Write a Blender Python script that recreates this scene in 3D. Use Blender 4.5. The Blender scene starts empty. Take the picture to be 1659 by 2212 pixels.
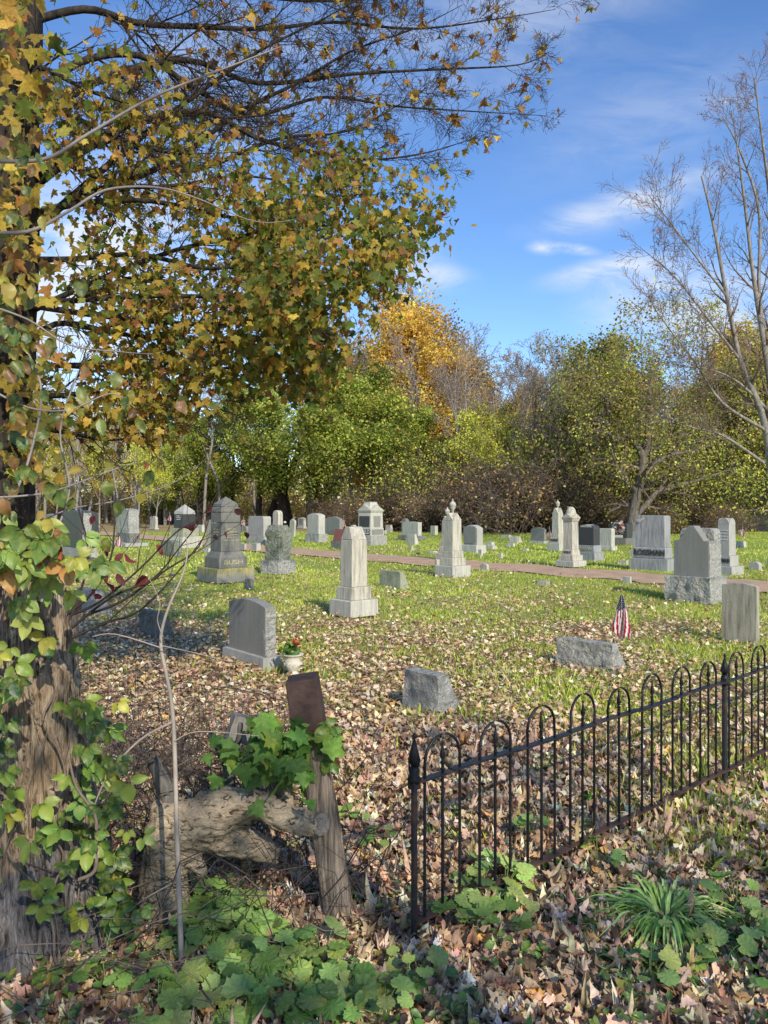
SHADE_TOP = 0
SHADE_N = 1000
import bpy, math, random
import numpy as np
from mathutils import Vector, Matrix, Euler, noise

SC = bpy.context.scene
COL = SC.collection
rad = math.radians
F, CX, HY, CH = 1640.0, 829.5, 1097.0, 1.65      # focal length and horizon of the 1659 x 2212 view, eye height
RNG = np.random.default_rng(7)
random.seed(7)

def P(px, py, d):
    """world point at depth d on the ray through a picture point"""
    return Vector(((px - CX) / F * d, d, CH - (py - HY) / F * d))
def G(px, py):
    d = CH * F / (py - HY)
    return Vector(((px - CX) / F * d, d, 0.0))
def V(*a): return Vector(a)

# ------------------------------------------------------------------ nodes / materials
def mat_new(name):
    m = bpy.data.materials.new(name); m.use_nodes = True
    nt = m.node_tree; nt.nodes.clear()
    return m, nt
class NT:
    def __init__(s, nt): s.nt = nt
    def n(s, typ, ins=None, **props):
        nd = s.nt.nodes.new(typ)
        for k, v in props.items(): setattr(nd, k, v)
        for k, v in (ins or {}).items():
            if isinstance(v, tuple) and len(v) == 2 and isinstance(v[0], bpy.types.Node):
                s.nt.links.new(v[0].outputs[v[1]], nd.inputs[k])
            elif isinstance(v, bpy.types.NodeSocket): s.nt.links.new(v, nd.inputs[k])
            elif isinstance(v, bpy.types.Node): s.nt.links.new(v.outputs[0], nd.inputs[k])
            else: nd.inputs[k].default_value = v
        return nd
    def ramp(s, fac, stops, interp='LINEAR'):
        nd = s.nt.nodes.new('ShaderNodeValToRGB'); cr = nd.color_ramp; cr.interpolation = interp
        while len(cr.elements) < len(stops): cr.elements.new(0.5)
        for e, (p, c) in zip(cr.elements, stops):
            e.position = p; e.color = (c, c, c, 1) if isinstance(c, (int, float)) else (*c[:3], 1)
        s.nt.links.new(fac.outputs[0] if isinstance(fac, bpy.types.Node) else fac, nd.inputs[0])
        return nd
    def mix(s, fac, a, b, mode='MIX'):
        nd = s.nt.nodes.new('ShaderNodeMix'); nd.data_type = 'RGBA'; nd.blend_type = mode
        for i, v in ((0, fac), (6, a), (7, b)):
            if isinstance(v, bpy.types.Node): v = v.outputs[2] if v.bl_idname == 'ShaderNodeMix' else v.outputs[0]
            if isinstance(v, bpy.types.NodeSocket): s.nt.links.new(v, nd.inputs[i])
            elif i == 0: nd.inputs[0].default_value = v
            else: nd.inputs[i].default_value = (*v[:3], 1)
        return nd
    def out(s, col, rough=0.8, bump=None, strength=0.5, dist=0.01, metal=0.0, spec=0.3):
        b = s.nt.nodes.new('ShaderNodeBsdfPrincipled'); o = s.nt.nodes.new('ShaderNodeOutputMaterial')
        if isinstance(col, bpy.types.Node): s.nt.links.new(col.outputs[2] if col.bl_idname == 'ShaderNodeMix' else col.outputs[0], b.inputs['Base Color'])
        else: b.inputs['Base Color'].default_value = (*col, 1)
        b.inputs['Roughness'].default_value = rough; b.inputs['Metallic'].default_value = metal
        b.inputs['Specular IOR Level'].default_value = spec
        if bump is not None:
            bn = s.n('ShaderNodeBump', {'Strength': strength, 'Distance': dist, 'Height': bump})
            s.nt.links.new(bn.outputs[0], b.inputs['Normal'])
        s.nt.links.new(b.outputs[0], o.inputs[0]); return b

def noise_n(N, vec, scale, detail=4, rough=0.6, dist=0.0):
    return N.n('ShaderNodeTexNoise', {'Vector': vec, 'Scale': scale, 'Detail': detail, 'Roughness': rough, 'Distortion': dist})

def stone_mat(name, base, stain=(0.08, 0.08, 0.07), streak=0.5, speck=0.25, bump=0.3, moss=0.0, polish=0.75, lichen=None):
    m, nt = mat_new(name); N = NT(nt)
    tc = N.n('ShaderNodeTexCoord'); oi = N.n('ShaderNodeObjectInfo')
    off = N.n('ShaderNodeVectorMath', {0: (tc, 3), 1: (oi, 'Random')}, operation='ADD')
    sp = noise_n(N, off, 160, 2)
    c = N.mix(N.ramp(sp, [(0.35, 0.0), (0.65, 1.0)]), tuple(x * (1 - speck) for x in base), tuple(min(1, x * (1 + speck)) for x in base))
    big = noise_n(N, off, 3.0, 5, 0.65)
    c = N.mix(N.ramp(big, [(0.3, 0.0), (0.75, 0.42)]), c, tuple(x * 0.62 for x in base))
    st = N.n('ShaderNodeMapping', {'Vector': (off, 0), 'Scale': (14, 14, 1.2)})
    sn = noise_n(N, st, 1.5, 5, 0.7)
    f = N.ramp(sn, [(0.42, 0.0), (0.72, streak)])
    c = N.mix(f, c, stain)
    if moss > 0:
        mn = noise_n(N, off, 9, 5, 0.7)
        c = N.mix(N.ramp(mn, [(0.5, 0.0), (0.62, moss)]), c, (0.10, 0.12, 0.04))
    if lichen:
        ln = noise_n(N, st, 2.2, 4, 0.7)
        sx = N.n('ShaderNodeSeparateXYZ', {0: (tc, 3)})
        lim = N.n('ShaderNodeMapRange', {'Value': (sx, 2), 'From Min': 0.1, 'From Max': 0.30})
        mul = N.n('ShaderNodeMath', {0: N.ramp(ln, [(0.45, 0.0), (0.56, 1.0)]), 1: lim}, operation='MULTIPLY')
        c = N.mix(mul, c, lichen)
    bn = noise_n(N, off, 38, 6, 0.7)
    if bump > 0.6:
        vo = N.n('ShaderNodeTexVoronoi', {'Vector': N.n('ShaderNodeVectorMath', {0: off, 1: N.n('ShaderNodeVectorMath', {0: (noise_n(N, off, 9, 4), 1), 1: (.12, .12, .12)}, operation='MULTIPLY')}, operation='ADD'), 'Scale': 15.0}, feature='F1')
        bn = N.n('ShaderNodeMath', {0: bn, 1: vo}, operation='ADD')
        N.out(c, polish, bn, 1.0, 0.035)
    else: N.out(c, polish, bn, bump, 0.02)
    return m

def leaf_mat(name, transl=0.4, vein=False):
    m, nt = mat_new(name); N = NT(nt)
    at = N.n('ShaderNodeAttribute', attribute_name='Col')
    tc = N.n('ShaderNodeTexCoord')
    nz = noise_n(N, (tc, 3), 60, 3)
    c = N.mix(N.ramp(nz, [(0.3, 0.72), (0.7, 1.25)]), (0, 0, 0), (at, 0)[0], 'MIX')
    # value jitter inside each leaf
    c = N.n('ShaderNodeHueSaturation', {'Color': (at, 0), 'Value': N.ramp(nz, [(0.3, 0.7), (0.72, 1.2)])})
    d = N.n('ShaderNodeBsdfPrincipled', {'Base Color': c, 'Roughness': 0.55}); d.inputs['Specular IOR Level'].default_value = 0.25
    t = N.n('ShaderNodeBsdfTranslucent', {'Color': c})
    mx = N.n('ShaderNodeMixShader', {0: transl, 1: d, 2: t})
    N.n('ShaderNodeOutputMaterial', {0: mx})
    return m

def bark_mat(name, a, b, zs=1.5, xs=14, bump=0.8, dist=0.02, scale=1.0):
    m, nt = mat_new(name); N = NT(nt)
    tc = N.n('ShaderNodeTexCoord')
    mp = N.n('ShaderNodeMapping', {'Vector': (tc, 3), 'Scale': (xs * scale, xs * scale, zs * scale)})
    n1 = noise_n(N, mp, 2.0, 7, 0.7, 0.6)
    n2 = noise_n(N, (tc, 3), 5, 4)
    c = N.mix(N.ramp(n1, [(0.36, 0.0), (0.64, 1.0)]), a, b)
    c = N.mix(N.ramp(n2, [(0.35, 0.0), (0.7, 0.45)]), c, tuple(x * 0.5 for x in a))
    N.out(c, 0.9, n1, bump, dist, spec=0.15)
    return m

def plain(name, col, rough=0.6, metal=0.0, var=0.2, scale=20, bump=0.15):
    m, nt = mat_new(name); N = NT(nt)
    tc = N.n('ShaderNodeTexCoord'); nz = noise_n(N, (tc, 3), scale, 5, 0.7)
    c = N.mix(N.ramp(nz, [(0.3, 0.0), (0.7, 1.0)]), tuple(x * (1 - var) for x in col), tuple(min(1, x * (1 + var)) for x in col))
    N.out(c, rough, nz, bump, 0.01, metal=metal)
    return m

# ------------------------------------------------------------------ mesh helpers
def link(o, parent=None):
    COL.objects.link(o)
    if parent is not None: o.parent = parent
    return o
def tag(o, label=None, cat=None, group=None, kind=None):
    if label: o['label'] = label
    if cat: o['category'] = cat
    if group: o['group'] = group
    if kind: o['kind'] = kind
    return o
def empty(name, loc=(0, 0, 0), rz=0.0):
    o = bpy.data.objects.new(name, None); o.location = loc; o.rotation_euler = (0, 0, rz); o.empty_display_size = 0.2
    return link(o)

def np_mesh(name, verts, faces, col=None, smooth=False):
    """verts (N,3); faces: list of int arrays (M,k)"""
    if not isinstance(faces, list): faces = [faces]
    faces = [f for f in faces if len(f)]
    me = bpy.data.meshes.new(name)
    verts = np.asarray(verts, dtype=np.float32)
    me.vertices.add(len(verts)); me.vertices.foreach_set('co', verts.ravel())
    nl = sum(f.size for f in faces); npoly = sum(len(f) for f in faces)
    me.loops.add(nl); me.polygons.add(npoly)
    me.loops.foreach_set('vertex_index', np.concatenate([f.ravel() for f in faces]).astype(np.int32))
    tot = np.concatenate([np.full(len(f), f.shape[1]) for f in faces]).astype(np.int32)
    me.polygons.foreach_set('loop_start', np.concatenate([[0], np.cumsum(tot)[:-1]]).astype(np.int32))
    me.polygons.foreach_set('loop_total', tot)
    if smooth: me.polygons.foreach_set('use_smooth', np.ones(npoly, dtype=bool))
    if col is not None:
        a = me.attributes.new('Col', 'FLOAT_COLOR', 'POINT')
        c = np.ones((len(verts), 4), dtype=np.float32); c[:, :3] = col
        a.data.foreach_set('color', c.ravel())
    me.update(calc_edges=True)
    return me
def np_obj(name, verts, faces, mat, parent=None, col=None, smooth=False):
    me = np_mesh(name, verts, faces, col, smooth); me.materials.append(mat)
    return link(bpy.data.objects.new(name, me), parent)

class MB:
    def __init__(s): s.v = []; s.f = []
    def add(s, vs, fs):
        b = len(s.v); s.v += [tuple(v) for v in vs]; s.f += [tuple(i + b for i in f) for f in fs]
    def frustum(s, w0, t0, w1, t1, z0, z1, cx=0, cy=0):
        vs = [(cx + sx * w / 2, cy + sy * t / 2, z) for z, w, t in ((z0, w0, t0), (z1, w1, t1)) for sx, sy in ((-1, -1), (1, -1), (1, 1), (-1, 1))]
        s.add(vs, [(3, 2, 1, 0), (4, 5, 6, 7), (0, 1, 5, 4), (1, 2, 6, 5), (2, 3, 7, 6), (3, 0, 4, 7)])
    def box(s, cx, cy, cz, w, t, h): s.frustum(w, t, w, t, cz - h / 2, cz + h / 2, cx, cy)
    def pyramid(s, w, t, z0, z1):
        s.add([(-w/2, -t/2, z0), (w/2, -t/2, z0), (w/2, t/2, z0), (-w/2, t/2, z0), (0, 0, z1)], [(3, 2, 1, 0), (0, 1, 4), (1, 2, 4), (2, 3, 4), (3, 0, 4)])
    def prism(s, prof, y0, y1, axis='y'):
        n = len(prof)
        if axis == 'y': vs = [(x, y0, z) for x, z in prof] + [(x, y1, z) for x, z in prof]
        else: vs = [(y0, x, z) for x, z in prof] + [(y1, x, z) for x, z in prof]
        fs = [tuple(range(n)), tuple(range(2 * n - 1, n - 1, -1))] + [(i, (i + 1) % n + 0, (i + 1) % n + n, i + n)[::-1] for i in range(n)]
        if axis != 'y': fs = [f[::-1] for f in fs]
        s.add(vs, fs)
    def lathe(s, prof, n=20, c=(0, 0)):
        vs = []; fs = []
        for r, z in prof:
            for k in range(n):
                a = 2 * math.pi * k / n; vs.append((c[0] + r * math.cos(a), c[1] + r * math.sin(a), z))
        m = len(prof)
        for i in range(m - 1):
            for k in range(n):
                k2 = (k + 1) % n; fs.append((i*n+k, i*n+k2, (i+1)*n+k2, (i+1)*n+k))
        fs.append(tuple(range(n))[::-1]); fs.append(tuple((m-1)*n + k for k in range(n)))
        s.add(vs, fs)
    def tube(s, pts, rs, n=8):
        vs, fs = tube_np([(pts, rs)], n)
        s.add(vs.tolist(), [tuple(f) for fa in fs for f in fa.tolist()])
    def build(s, name, mat, parent=None, bevel=0.0, smooth=False, seg=2):
        me = bpy.data.meshes.new(name); me.from_pydata(s.v, [], s.f); me.materials.append(mat); me.update()
        o = link(bpy.data.objects.new(name, me), parent)
        if bevel > 0:
            b = o.modifiers.new('b', 'BEVEL'); b.width = bevel; b.segments = seg; b.limit_method = 'ANGLE'; b.angle_limit = rad(35)
        if smooth:
            for p in me.polygons: p.use_smooth = True
        return o

def tube_np(lines, sides=4, caps=False):
    """lines: list of (pts, radii). returns verts, [faces] batched by length"""
    groups = {}
    for pts, rs in lines:
        groups.setdefault(len(pts), []).append((pts, rs))
    VV = []; FF = []; base = 0
    for n, L in groups.items():
        A = np.array([[tuple(p) for p in pts] for pts, _ in L], dtype=np.float64)
        R = np.array([list(rs) for _, rs in L])
        T = np.gradient(A, axis=1); T /= np.linalg.norm(T, axis=2, keepdims=True) + 1e-9
        ref = np.where(np.abs(T[:, :1, 2:3]) > 0.8, np.array([1.0, 0, 0]), np.array([0, 0, 1.0]))
        ref = np.broadcast_to(ref, T.shape)
        U = np.cross(T, ref); U /= np.linalg.norm(U, axis=2, keepdims=True) + 1e-9
        W = np.cross(T, U)
        a = np.arange(sides) * 2 * np.pi / sides
        ring = A[:, :, None] + R[:, :, None, None] * (np.cos(a)[None, None, :, None] * U[:, :, None] + np.sin(a)[None, None, :, None] * W[:, :, None])
        B = len(L); VV.append(ring.reshape(-1, 3))
        idx = np.arange(B * n * sides).reshape(B, n, sides) + base
        nx = np.roll(idx, -1, axis=2)
        q = np.stack([idx[:, :-1], nx[:, :-1], nx[:, 1:], idx[:, 1:]], axis=-1).reshape(-1, 4)
        FF.append(q)
        if caps and sides > 2:
            FF.append(idx[:, -1].reshape(-1, sides)); FF.append(idx[:, 0, ::-1].reshape(-1, sides))
        base += B * n * sides
    return np.concatenate(VV), FF
def tubes_obj(name, lines, mat, parent=None, sides=4, smooth=True, caps=False):
    v, f = tube_np(lines, sides, caps); return np_obj(name, v, f, mat, parent, smooth=smooth)

def smooth_line(pts, rs, n=4):
    """Catmull-Rom refine"""
    pts = [Vector(p) for p in pts]; out = []; orr = []
    for i in range(len(pts) - 1):
        p0 = pts[max(i - 1, 0)]; p1 = pts[i]; p2 = pts[i + 1]; p3 = pts[min(i + 2, len(pts) - 1)]
        for k in range(n):
            t = k / n
            out.append(0.5 * ((2 * p1) + (-p0 + p2) * t + (2 * p0 - 5 * p1 + 4 * p2 - p3) * t * t + (-p0 + 3 * p1 - 3 * p2 + p3) * t ** 3))
            orr.append(rs[i] * (1 - t) + rs[i + 1] * t)
    out.append(pts[-1]); orr.append(rs[-1]); return out, orr

# leaf templates ----------------------------------------------------------------
def fan(outline, centre):
    v = np.array([(x, y, 0) for x, y in [centre] + outline], float)
    n = len(outline)
    f = np.array([(0, 1 + i, 1 + (i + 1) % n) for i in range(n)])
    return v, f
_h = [(0.03, 0.0), (0.20, -0.07), (0.40, -0.06), (0.33, 0.10), (0.50, 0.20), (0.62, 0.42), (0.43, 0.42), (0.24, 0.50), (0.27, 0.70), (0.13, 0.72)]
MAPLE = fan([(0, -0.02)] + _h + [(0, 1.0)] + [(-x, y) for x, y in _h[::-1]], (0, 0.3))
_o = [(0.10, 0.03), (0.24, 0.16), (0.30, 0.35), (0.25, 0.60), (0.12, 0.84)]
OVAL = fan([(0, 0)] + _o + [(0, 1.0)] + [(-x, y) for x, y in _o[::-1]], (0, 0.4))
_r = []
for _k in range(22):
    _a = -math.pi / 2 + 2 * math.pi * (_k + 0.5) / 22
    _q = 0.46 * (1 + 0.06 * (1 if _k % 2 else -1)) * (0.72 if _k in (0, 21) else 1)
    _r.append((_q * math.cos(_a), 0.42 + _q * math.sin(_a)))
ROUND = fan([(0, 0.25)] + _r, (0, 0.40))
_q = [(0.05, 0.0), (0.24, 0.02), (0.36, 0.16), (0.47, 0.22), (0.44, 0.36), (0.50, 0.50), (0.34, 0.56), (0.30, 0.72), (0.14, 0.80)]
BLUNT = fan([(0, 0)] + _q + [(0, 0.95)] + [(-x * .93, y * 1.03) for x, y in _q[::-1]], (0.02, 0.4))
MAPLE_LO = (np.array([(0, 0, 0), (0.5, 0.15, 0), (0.42, 0.5, 0), (0, 1, 0), (-0.45, 0.5, 0), (-0.5, 0.1, 0)], float), np.array([(0, 1, 2), (0, 2, 3), (0, 3, 4), (0, 4, 5)]))
CARD = (np.array([(0, 0, 0), (0.35, 0.4, 0.1), (0.1, 1, 0), (-0.4, 0.55, -0.08)], float), np.array([(0, 1, 2), (0, 2, 3)]))
STAR = (np.array([(0, 0, 0), (0.5, 0.05, 0.1), (0.2, 0.35, 0), (0.45, 0.8, -0.1), (0.0, 0.55, 0), (-0.3, 1.0, 0.1), (-0.2, 0.4, 0), (-0.6, 0.35, -0.1)], float),
        np.array([(0, 1, 2), (2, 3, 4), (0, 2, 4), (4, 5, 6), (0, 4, 6), (0, 6, 7)]))

def leaves_np(pos, axis, nrm, size, template, curl=0.3, rng=RNG):
    """instance a template: y axis along `axis`, z along `nrm` (both (N,3))"""
    tv, tf = template; pos = np.asarray(pos, float); N = len(pos)
    y = axis / (np.linalg.norm(axis, axis=1, keepdims=True) + 1e-9)
    z = nrm - (nrm * y).sum(1, keepdims=True) * y; z /= np.linalg.norm(z, axis=1, keepdims=True) + 1e-9
    x = np.cross(y, z)
    c1 = rng.normal(0, curl, (N, 1)); c2 = rng.normal(0, curl, (N, 1)); c3 = rng.normal(0, curl * 0.7, (N, 1))
    tx = np.broadcast_to(tv[:, 0], (N, len(tv))) * rng.uniform(0.8, 1.15, (N, 1)); ty = np.broadcast_to(tv[:, 1], (N, len(tv)))
    tz = tv[:, 2] + 2.2 * c1 * tx ** 2 + c2 * (ty - 0.4) ** 2 * 1.6 + c3 * tx * (ty - 0.3) * 2 + rng.normal(0, curl * 0.09, (N, len(tv)))
    s = np.asarray(size).reshape(-1, 1, 1)
    v = pos[:, None] + s * (tx[..., None] * x[:, None] + ty[..., None] * y[:, None] + tz[..., None] * z[:, None])
    f = (tf[None] + (np.arange(N) * len(tv))[:, None, None]).reshape(-1, tf.shape[1])
    return v.reshape(-1, 3), f, len(tv)
def pick_cols(N, palette, weights=None, var=0.18, rng=RNG):
    p = np.array(palette, float); w = None if weights is None else np.array(weights, float) / sum(weights)
    c = p[rng.choice(len(p), N, p=w)]
    return np.clip(c * rng.normal(1, var, (N, 1)) * rng.normal(1, var * 0.35, (N, 3)), 0.003, 0.95)
def leaves_obj(name, pos, axis, nrm, size, template, cols, mat, parent=None, curl=0.3, rng=RNG):
    v, f, k = leaves_np(pos, axis, nrm, size, template, curl, rng)
    return np_obj(name, v, f, mat, parent, col=np.repeat(cols, k, axis=0))
def rand_dirs(N, rng=RNG):
    d = rng.normal(0, 1, (N, 3)); return d / np.linalg.norm(d, axis=1, keepdims=True)

# branching ---------------------------------------------------------------------
class Tree:
    def __init__(s, seed, maxl, nch, ratio, ang, wander, trop, minr=0.004, nseg=(7, 5, 4, 3, 3, 3), t0=0.25, rr=0.55, tip=0.25):
        s.r = random.Random(seed); s.maxl = maxl; s.nch = nch; s.ratio = ratio; s.ang = ang; s.wander = wander; s.trop = trop
        s.minr = minr; s.nseg = nseg; s.t0 = t0; s.rr = rr; s.tip = tip; s.lines = []; s.tips = []
    def branch(s, p, d, L, r, lvl):
        R = s.r; n = s.nseg[lvl]; p = Vector(p); d = Vector(d).normalized(); pts = [p.copy()]; ds = [d.copy()]
        for i in range(n):
            d = (d + Vector((R.gauss(0, 1), R.gauss(0, 1), R.gauss(0, 1))) * s.wander[lvl] + Vector((0, 0, s.trop[lvl]))).normalized()
            p = p + d * (L / n); pts.append(p.copy()); ds.append(d.copy())
        rs = [max(s.minr, r * (1 - (1 - s.tip) * i / n)) for i in range(n + 1)]
        s.lines.append((pts, rs, lvl)); s.kids(pts, rs, ds, L, lvl)
    def kids(s, pts, rs, ds, L, lvl, t0=None):
        R = s.r; n = len(pts) - 1
        if lvl >= s.maxl:
            for i in range(1, n + 1): s.tips.append((pts[i], ds[i]))
            return
        m = s.nch[lvl]; m = int(m) + (R.random() < m - int(m)); t0 = s.t0 if t0 is None else t0
        for k in range(m):
            t = t0 + (1 - t0) * (k + R.random()) / m; t = min(t, 0.999); i = int(t * n); fr = t * n - i
            q = pts[i].lerp(pts[i + 1], fr); dd = ds[i + 1]
            ax = dd.orthogonal().normalized(); ax.rotate(Matrix.Rotation(R.uniform(0, 6.283), 3, dd))
            a = rad(s.ang[lvl] * R.uniform(0.7, 1.3))
            nd = (dd * math.cos(a) + ax * math.sin(a)).normalized()
            s.branch(q, nd, L * s.ratio[lvl] * (1 - 0.45 * t) * R.uniform(0.7, 1.25), max(s.minr, (rs[i] * (1 - fr) + rs[i + 1] * fr) * s.rr), lvl + 1)
    def wood(s, name, mat, parent, big=0.03):
        thick = [(p, r) for p, r, l in s.lines if r[0] > big]; thin = [(p, r) for p, r, l in s.lines if r[0] <= big]
        V_, F_ = [], []; b = 0
        for L, k in ((thick, 8), (thin, 3)):
            if L:
                v, f = tube_np(L, k); V_.append(v); F_ += [q + b for q in f]; b += len(v)
        return np_obj(name, np.concatenate(V_), F_, mat, parent, smooth=True)
    def leafpts(s, N, jit, rng=RNG, filt=None):
        tips = s.tips if filt is None else [t for t in s.tips if filt(t[0])]
        A = np.array([tuple(t[0]) for t in tips]); D = np.array([tuple(t[1]) for t in tips])
        i = rng.integers(0, len(A), N); return A[i] + rng.normal(0, jit, (N, 3)), D[i]
# ------------------------------------------------------------------ render, world, camera, sun
SC.view_settings.view_transform = 'Standard'; SC.view_settings.look = 'None'; SC.view_settings.exposure = 0
SC.cycles.max_bounces = 5; SC.cycles.diffuse_bounces = 3; SC.cycles.transparent_max_bounces = 4; SC.cycles.glossy_bounces = 2
SC.cycles.use_denoising = True
SC.cycles.caustics_reflective = False; SC.cycles.caustics_refractive = False
cam = bpy.data.cameras.new('camera'); cam.lens = 36 * F / 2212; cam.sensor_width = 36; cam.clip_end = 2000; cam.clip_start = 0.05
cam.shift_y = -9 / 2212
co = link(bpy.data.objects.new('camera', cam)); co.location = (0, 0, CH); co.rotation_euler = (rad(90), 0, 0)
SC.camera = co

SUN_AZ, SUN_EL = rad(154), rad(34)
to_sun = Vector((math.sin(SUN_AZ) * math.cos(SUN_EL), math.cos(SUN_AZ) * math.cos(SUN_EL), math.sin(SUN_EL)))
sl = bpy.data.lights.new('sun', 'SUN'); sl.energy = 5.0; sl.angle = rad(0.53); sl.color = (1.0, 0.93, 0.80)
so = link(bpy.data.objects.new('sun', sl)); so.rotation_euler = to_sun.to_track_quat('Z', 'Y').to_euler(); so.location = (0, -5, 30)

w = bpy.data.worlds.new('World'); SC.world = w; w.use_nodes = True; nt = w.node_tree; nt.nodes.clear(); N = NT(nt)
sky = N.n('ShaderNodeTexSky', sky_type='NISHITA', sun_disc=False, sun_elevation=SUN_EL, sun_rotation=SUN_AZ, air_density=1.0, dust_density=0.2, ozone_density=3.0, altitude=200)
tc = N.n('ShaderNodeTexCoord')
sx = N.n('ShaderNodeSeparateXYZ', {0: (tc, 'Generated')})
hs = N.n('ShaderNodeHueSaturation', {'Hue': 0.507, 'Saturation': 1.17, 'Value': 1.50, 'Color': sky})
# clouds on a dome: coordinates of the sky direction
yab = N.n('ShaderNodeMath', {0: (sx, 1)}, operation='ABSOLUTE'); ymx = N.n('ShaderNodeMath', {0: yab, 1: 0.05}, operation='MAXIMUM')
ux = N.n('ShaderNodeMath', {0: (sx, 0), 1: ymx}, operation='DIVIDE'); uz = N.n('ShaderNodeMath', {0: (sx, 2), 1: ymx}, operation='DIVIDE')
uv = N.n('ShaderNodeCombineXYZ', {0: ux, 1: uz, 2: 0.0})
mp = N.n('ShaderNodeMapping', {'Vector': uv, 'Rotation': (0, 0, rad(-22)), 'Scale': (3.0, 9.0, 1)})
cn = noise_n(N, mp, 2.4, 7, 0.62, 0.5)
total = None
for (a, b, ra, rb, st, rot) in [(0.295, 0.313, 0.085, 0.018, 0.9, 12), (0.35, 0.285, 0.09, 0.035, 0.7, 10), (0.212, 0.343, 0.022, 0.009, 1.3, 0), (0.252, 0.341, 0.028, 0.007, 1.2, -8),
                       (0.345, 0.405, 0.12, 0.025, 0.7, 20), (0.26, 0.385, 0.08, 0.02, 0.5, 15), (0.02, 0.335, 0.07, 0.03, 0.85, -20), (0.07, 0.30, 0.05, 0.018, 0.6, 0),
                       (0.47, 0.255, 0.17, 0.055, 1.1, 0), (-0.42, 0.24, 0.3, 0.16, 1.15, 0), (-0.35, 0.40, 0.22, 0.10, 0.6, 20), (0.18, 0.66, 0.28, 0.10, 0.40, 25), (0.36, 0.52, 0.2, 0.08, 0.25, 20),
                       (-0.2, 0.60, 0.2, 0.1, 0.35, 10), (1.1, 0.4, 0.4, 0.12, 0.8, 0), (-1.2, 0.3, 0.4, 0.12, 0.8, 0)]:
    c_, s_ = math.cos(rad(rot)), math.sin(rad(rot))
    dx = N.n('ShaderNodeMath', {0: ux, 1: a}, operation='SUBTRACT'); dz = N.n('ShaderNodeMath', {0: uz, 1: b}, operation='SUBTRACT')
    px_ = N.n('ShaderNodeVectorMath', {0: N.n('ShaderNodeCombineXYZ', {0: dx, 1: dz, 2: 0.0}), 1: (c_ / ra, s_ / ra, 0)}, operation='DOT_PRODUCT')
    pz_ = N.n('ShaderNodeVectorMath', {0: N.n('ShaderNodeCombineXYZ', {0: dx, 1: dz, 2: 0.0}), 1: (-s_ / rb, c_ / rb, 0)}, operation='DOT_PRODUCT')
    ln = N.n('ShaderNodeVectorMath', {0: N.n('ShaderNodeCombineXYZ', {0: (px_, 'Value'), 1: (pz_, 'Value'), 2: 0.0})}, operation='LENGTH')
    g = N.n('ShaderNodeMapRange', {'Value': (ln, 'Value'), 'From Min': 1.5, 'From Max': 0.0, 'To Min': 0.0, 'To Max': st}, interpolation_type='SMOOTHSTEP')
    total = g if total is None else N.n('ShaderNodeMath', {0: total, 1: g}, operation='ADD')
cf = N.n('ShaderNodeMath', {0: total, 1: N.ramp(cn, [(0.36, 0.12), (0.62, 1.0)])}, operation='MULTIPLY', use_clamp=True)
cf = N.n('ShaderNodeMath', {0: cf, 1: 0.85}, operation='MULTIPLY')
cm = N.mix(cf, hs, (6.3, 6.6, 7.0))
bg = N.n('ShaderNodeBackground', {'Color': (cm, 2), 'Strength': 0.145}); N.n('ShaderNodeOutputWorld', {0: bg})

# ------------------------------------------------------------------ materials
M = {}
M['gray'] = stone_mat('gray granite', (0.43, 0.415, 0.36), streak=0.35, speck=0.25)
M['graylight'] = stone_mat('pale granite', (0.56, 0.53, 0.44), streak=0.55, speck=0.2)
M['bluegray'] = stone_mat('blue gray granite', (0.26, 0.25, 0.215), streak=0.3, speck=0.2, bump=0.12, polish=0.5)
M['dark'] = stone_mat('dark granite', (0.055, 0.055, 0.055), streak=0.25, speck=0.2, bump=0.12, polish=0.45)
M['rock'] = stone_mat('rough granite', (0.46, 0.445, 0.39), stain=(0.12, 0.12, 0.105), streak=0.5, speck=0.35, bump=0.9)
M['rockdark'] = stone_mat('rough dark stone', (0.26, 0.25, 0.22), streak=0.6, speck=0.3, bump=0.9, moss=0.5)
M['marble'] = stone_mat('weathered marble', (0.57, 0.52, 0.41), stain=(0.13, 0.13, 0.105), streak=0.85, speck=0.08)
M['slab'] = stone_mat('streaked marble', (0.42, 0.385, 0.29), stain=(0.12, 0.10, 0.07), streak=0.9, speck=0.08)
M['bush'] = stone_mat('brown gray granite', (0.21, 0.20, 0.17), stain=(0.07, 0.068, 0.055), streak=0.6, speck=0.25, moss=0.12)
M['bushbase'] = stone_mat('brown gray granite with lichen', (0.27, 0.26, 0.22), stain=(0.10, 0.10, 0.08), streak=0.6, speck=0.25, lichen=(0.50, 0.40, 0.04))
M['olive'] = stone_mat('greenish stone', (0.37, 0.37, 0.27), stain=(0.15, 0.16, 0.07), streak=0.6, moss=0.35)
M['mossy'] = stone_mat('mossy stone', (0.30, 0.31, 0.25), stain=(0.07, 0.085, 0.05), streak=0.65, moss=0.7, bump=1.0, speck=0.35)
M['red'] = stone_mat('red granite', (0.26, 0.10, 0.08), streak=0.1, speck=0.2)
M['pink'] = stone_mat('pink granite', (0.55, 0.38, 0.31), streak=0.2, speck=0.2)
M['rossman'] = stone_mat('streaked gray stone', (0.38, 0.38, 0.36), stain=(0.09, 0.095, 0.10), streak=0.9, speck=0.15)
M['letter_dark'] = plain('dark letters', (0.05, 0.05, 0.045), 0.8)
M['letter_light'] = plain('pale letters', (0.58, 0.57, 0.52), 0.8)
M['letter_gold'] = plain('tan letters', (0.40, 0.36, 0.22), 0.8)
M['iron'] = plain('black iron paint', (0.018, 0.018, 0.02), 0.38, 0.35, 0.4, 60, 0.4)
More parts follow.
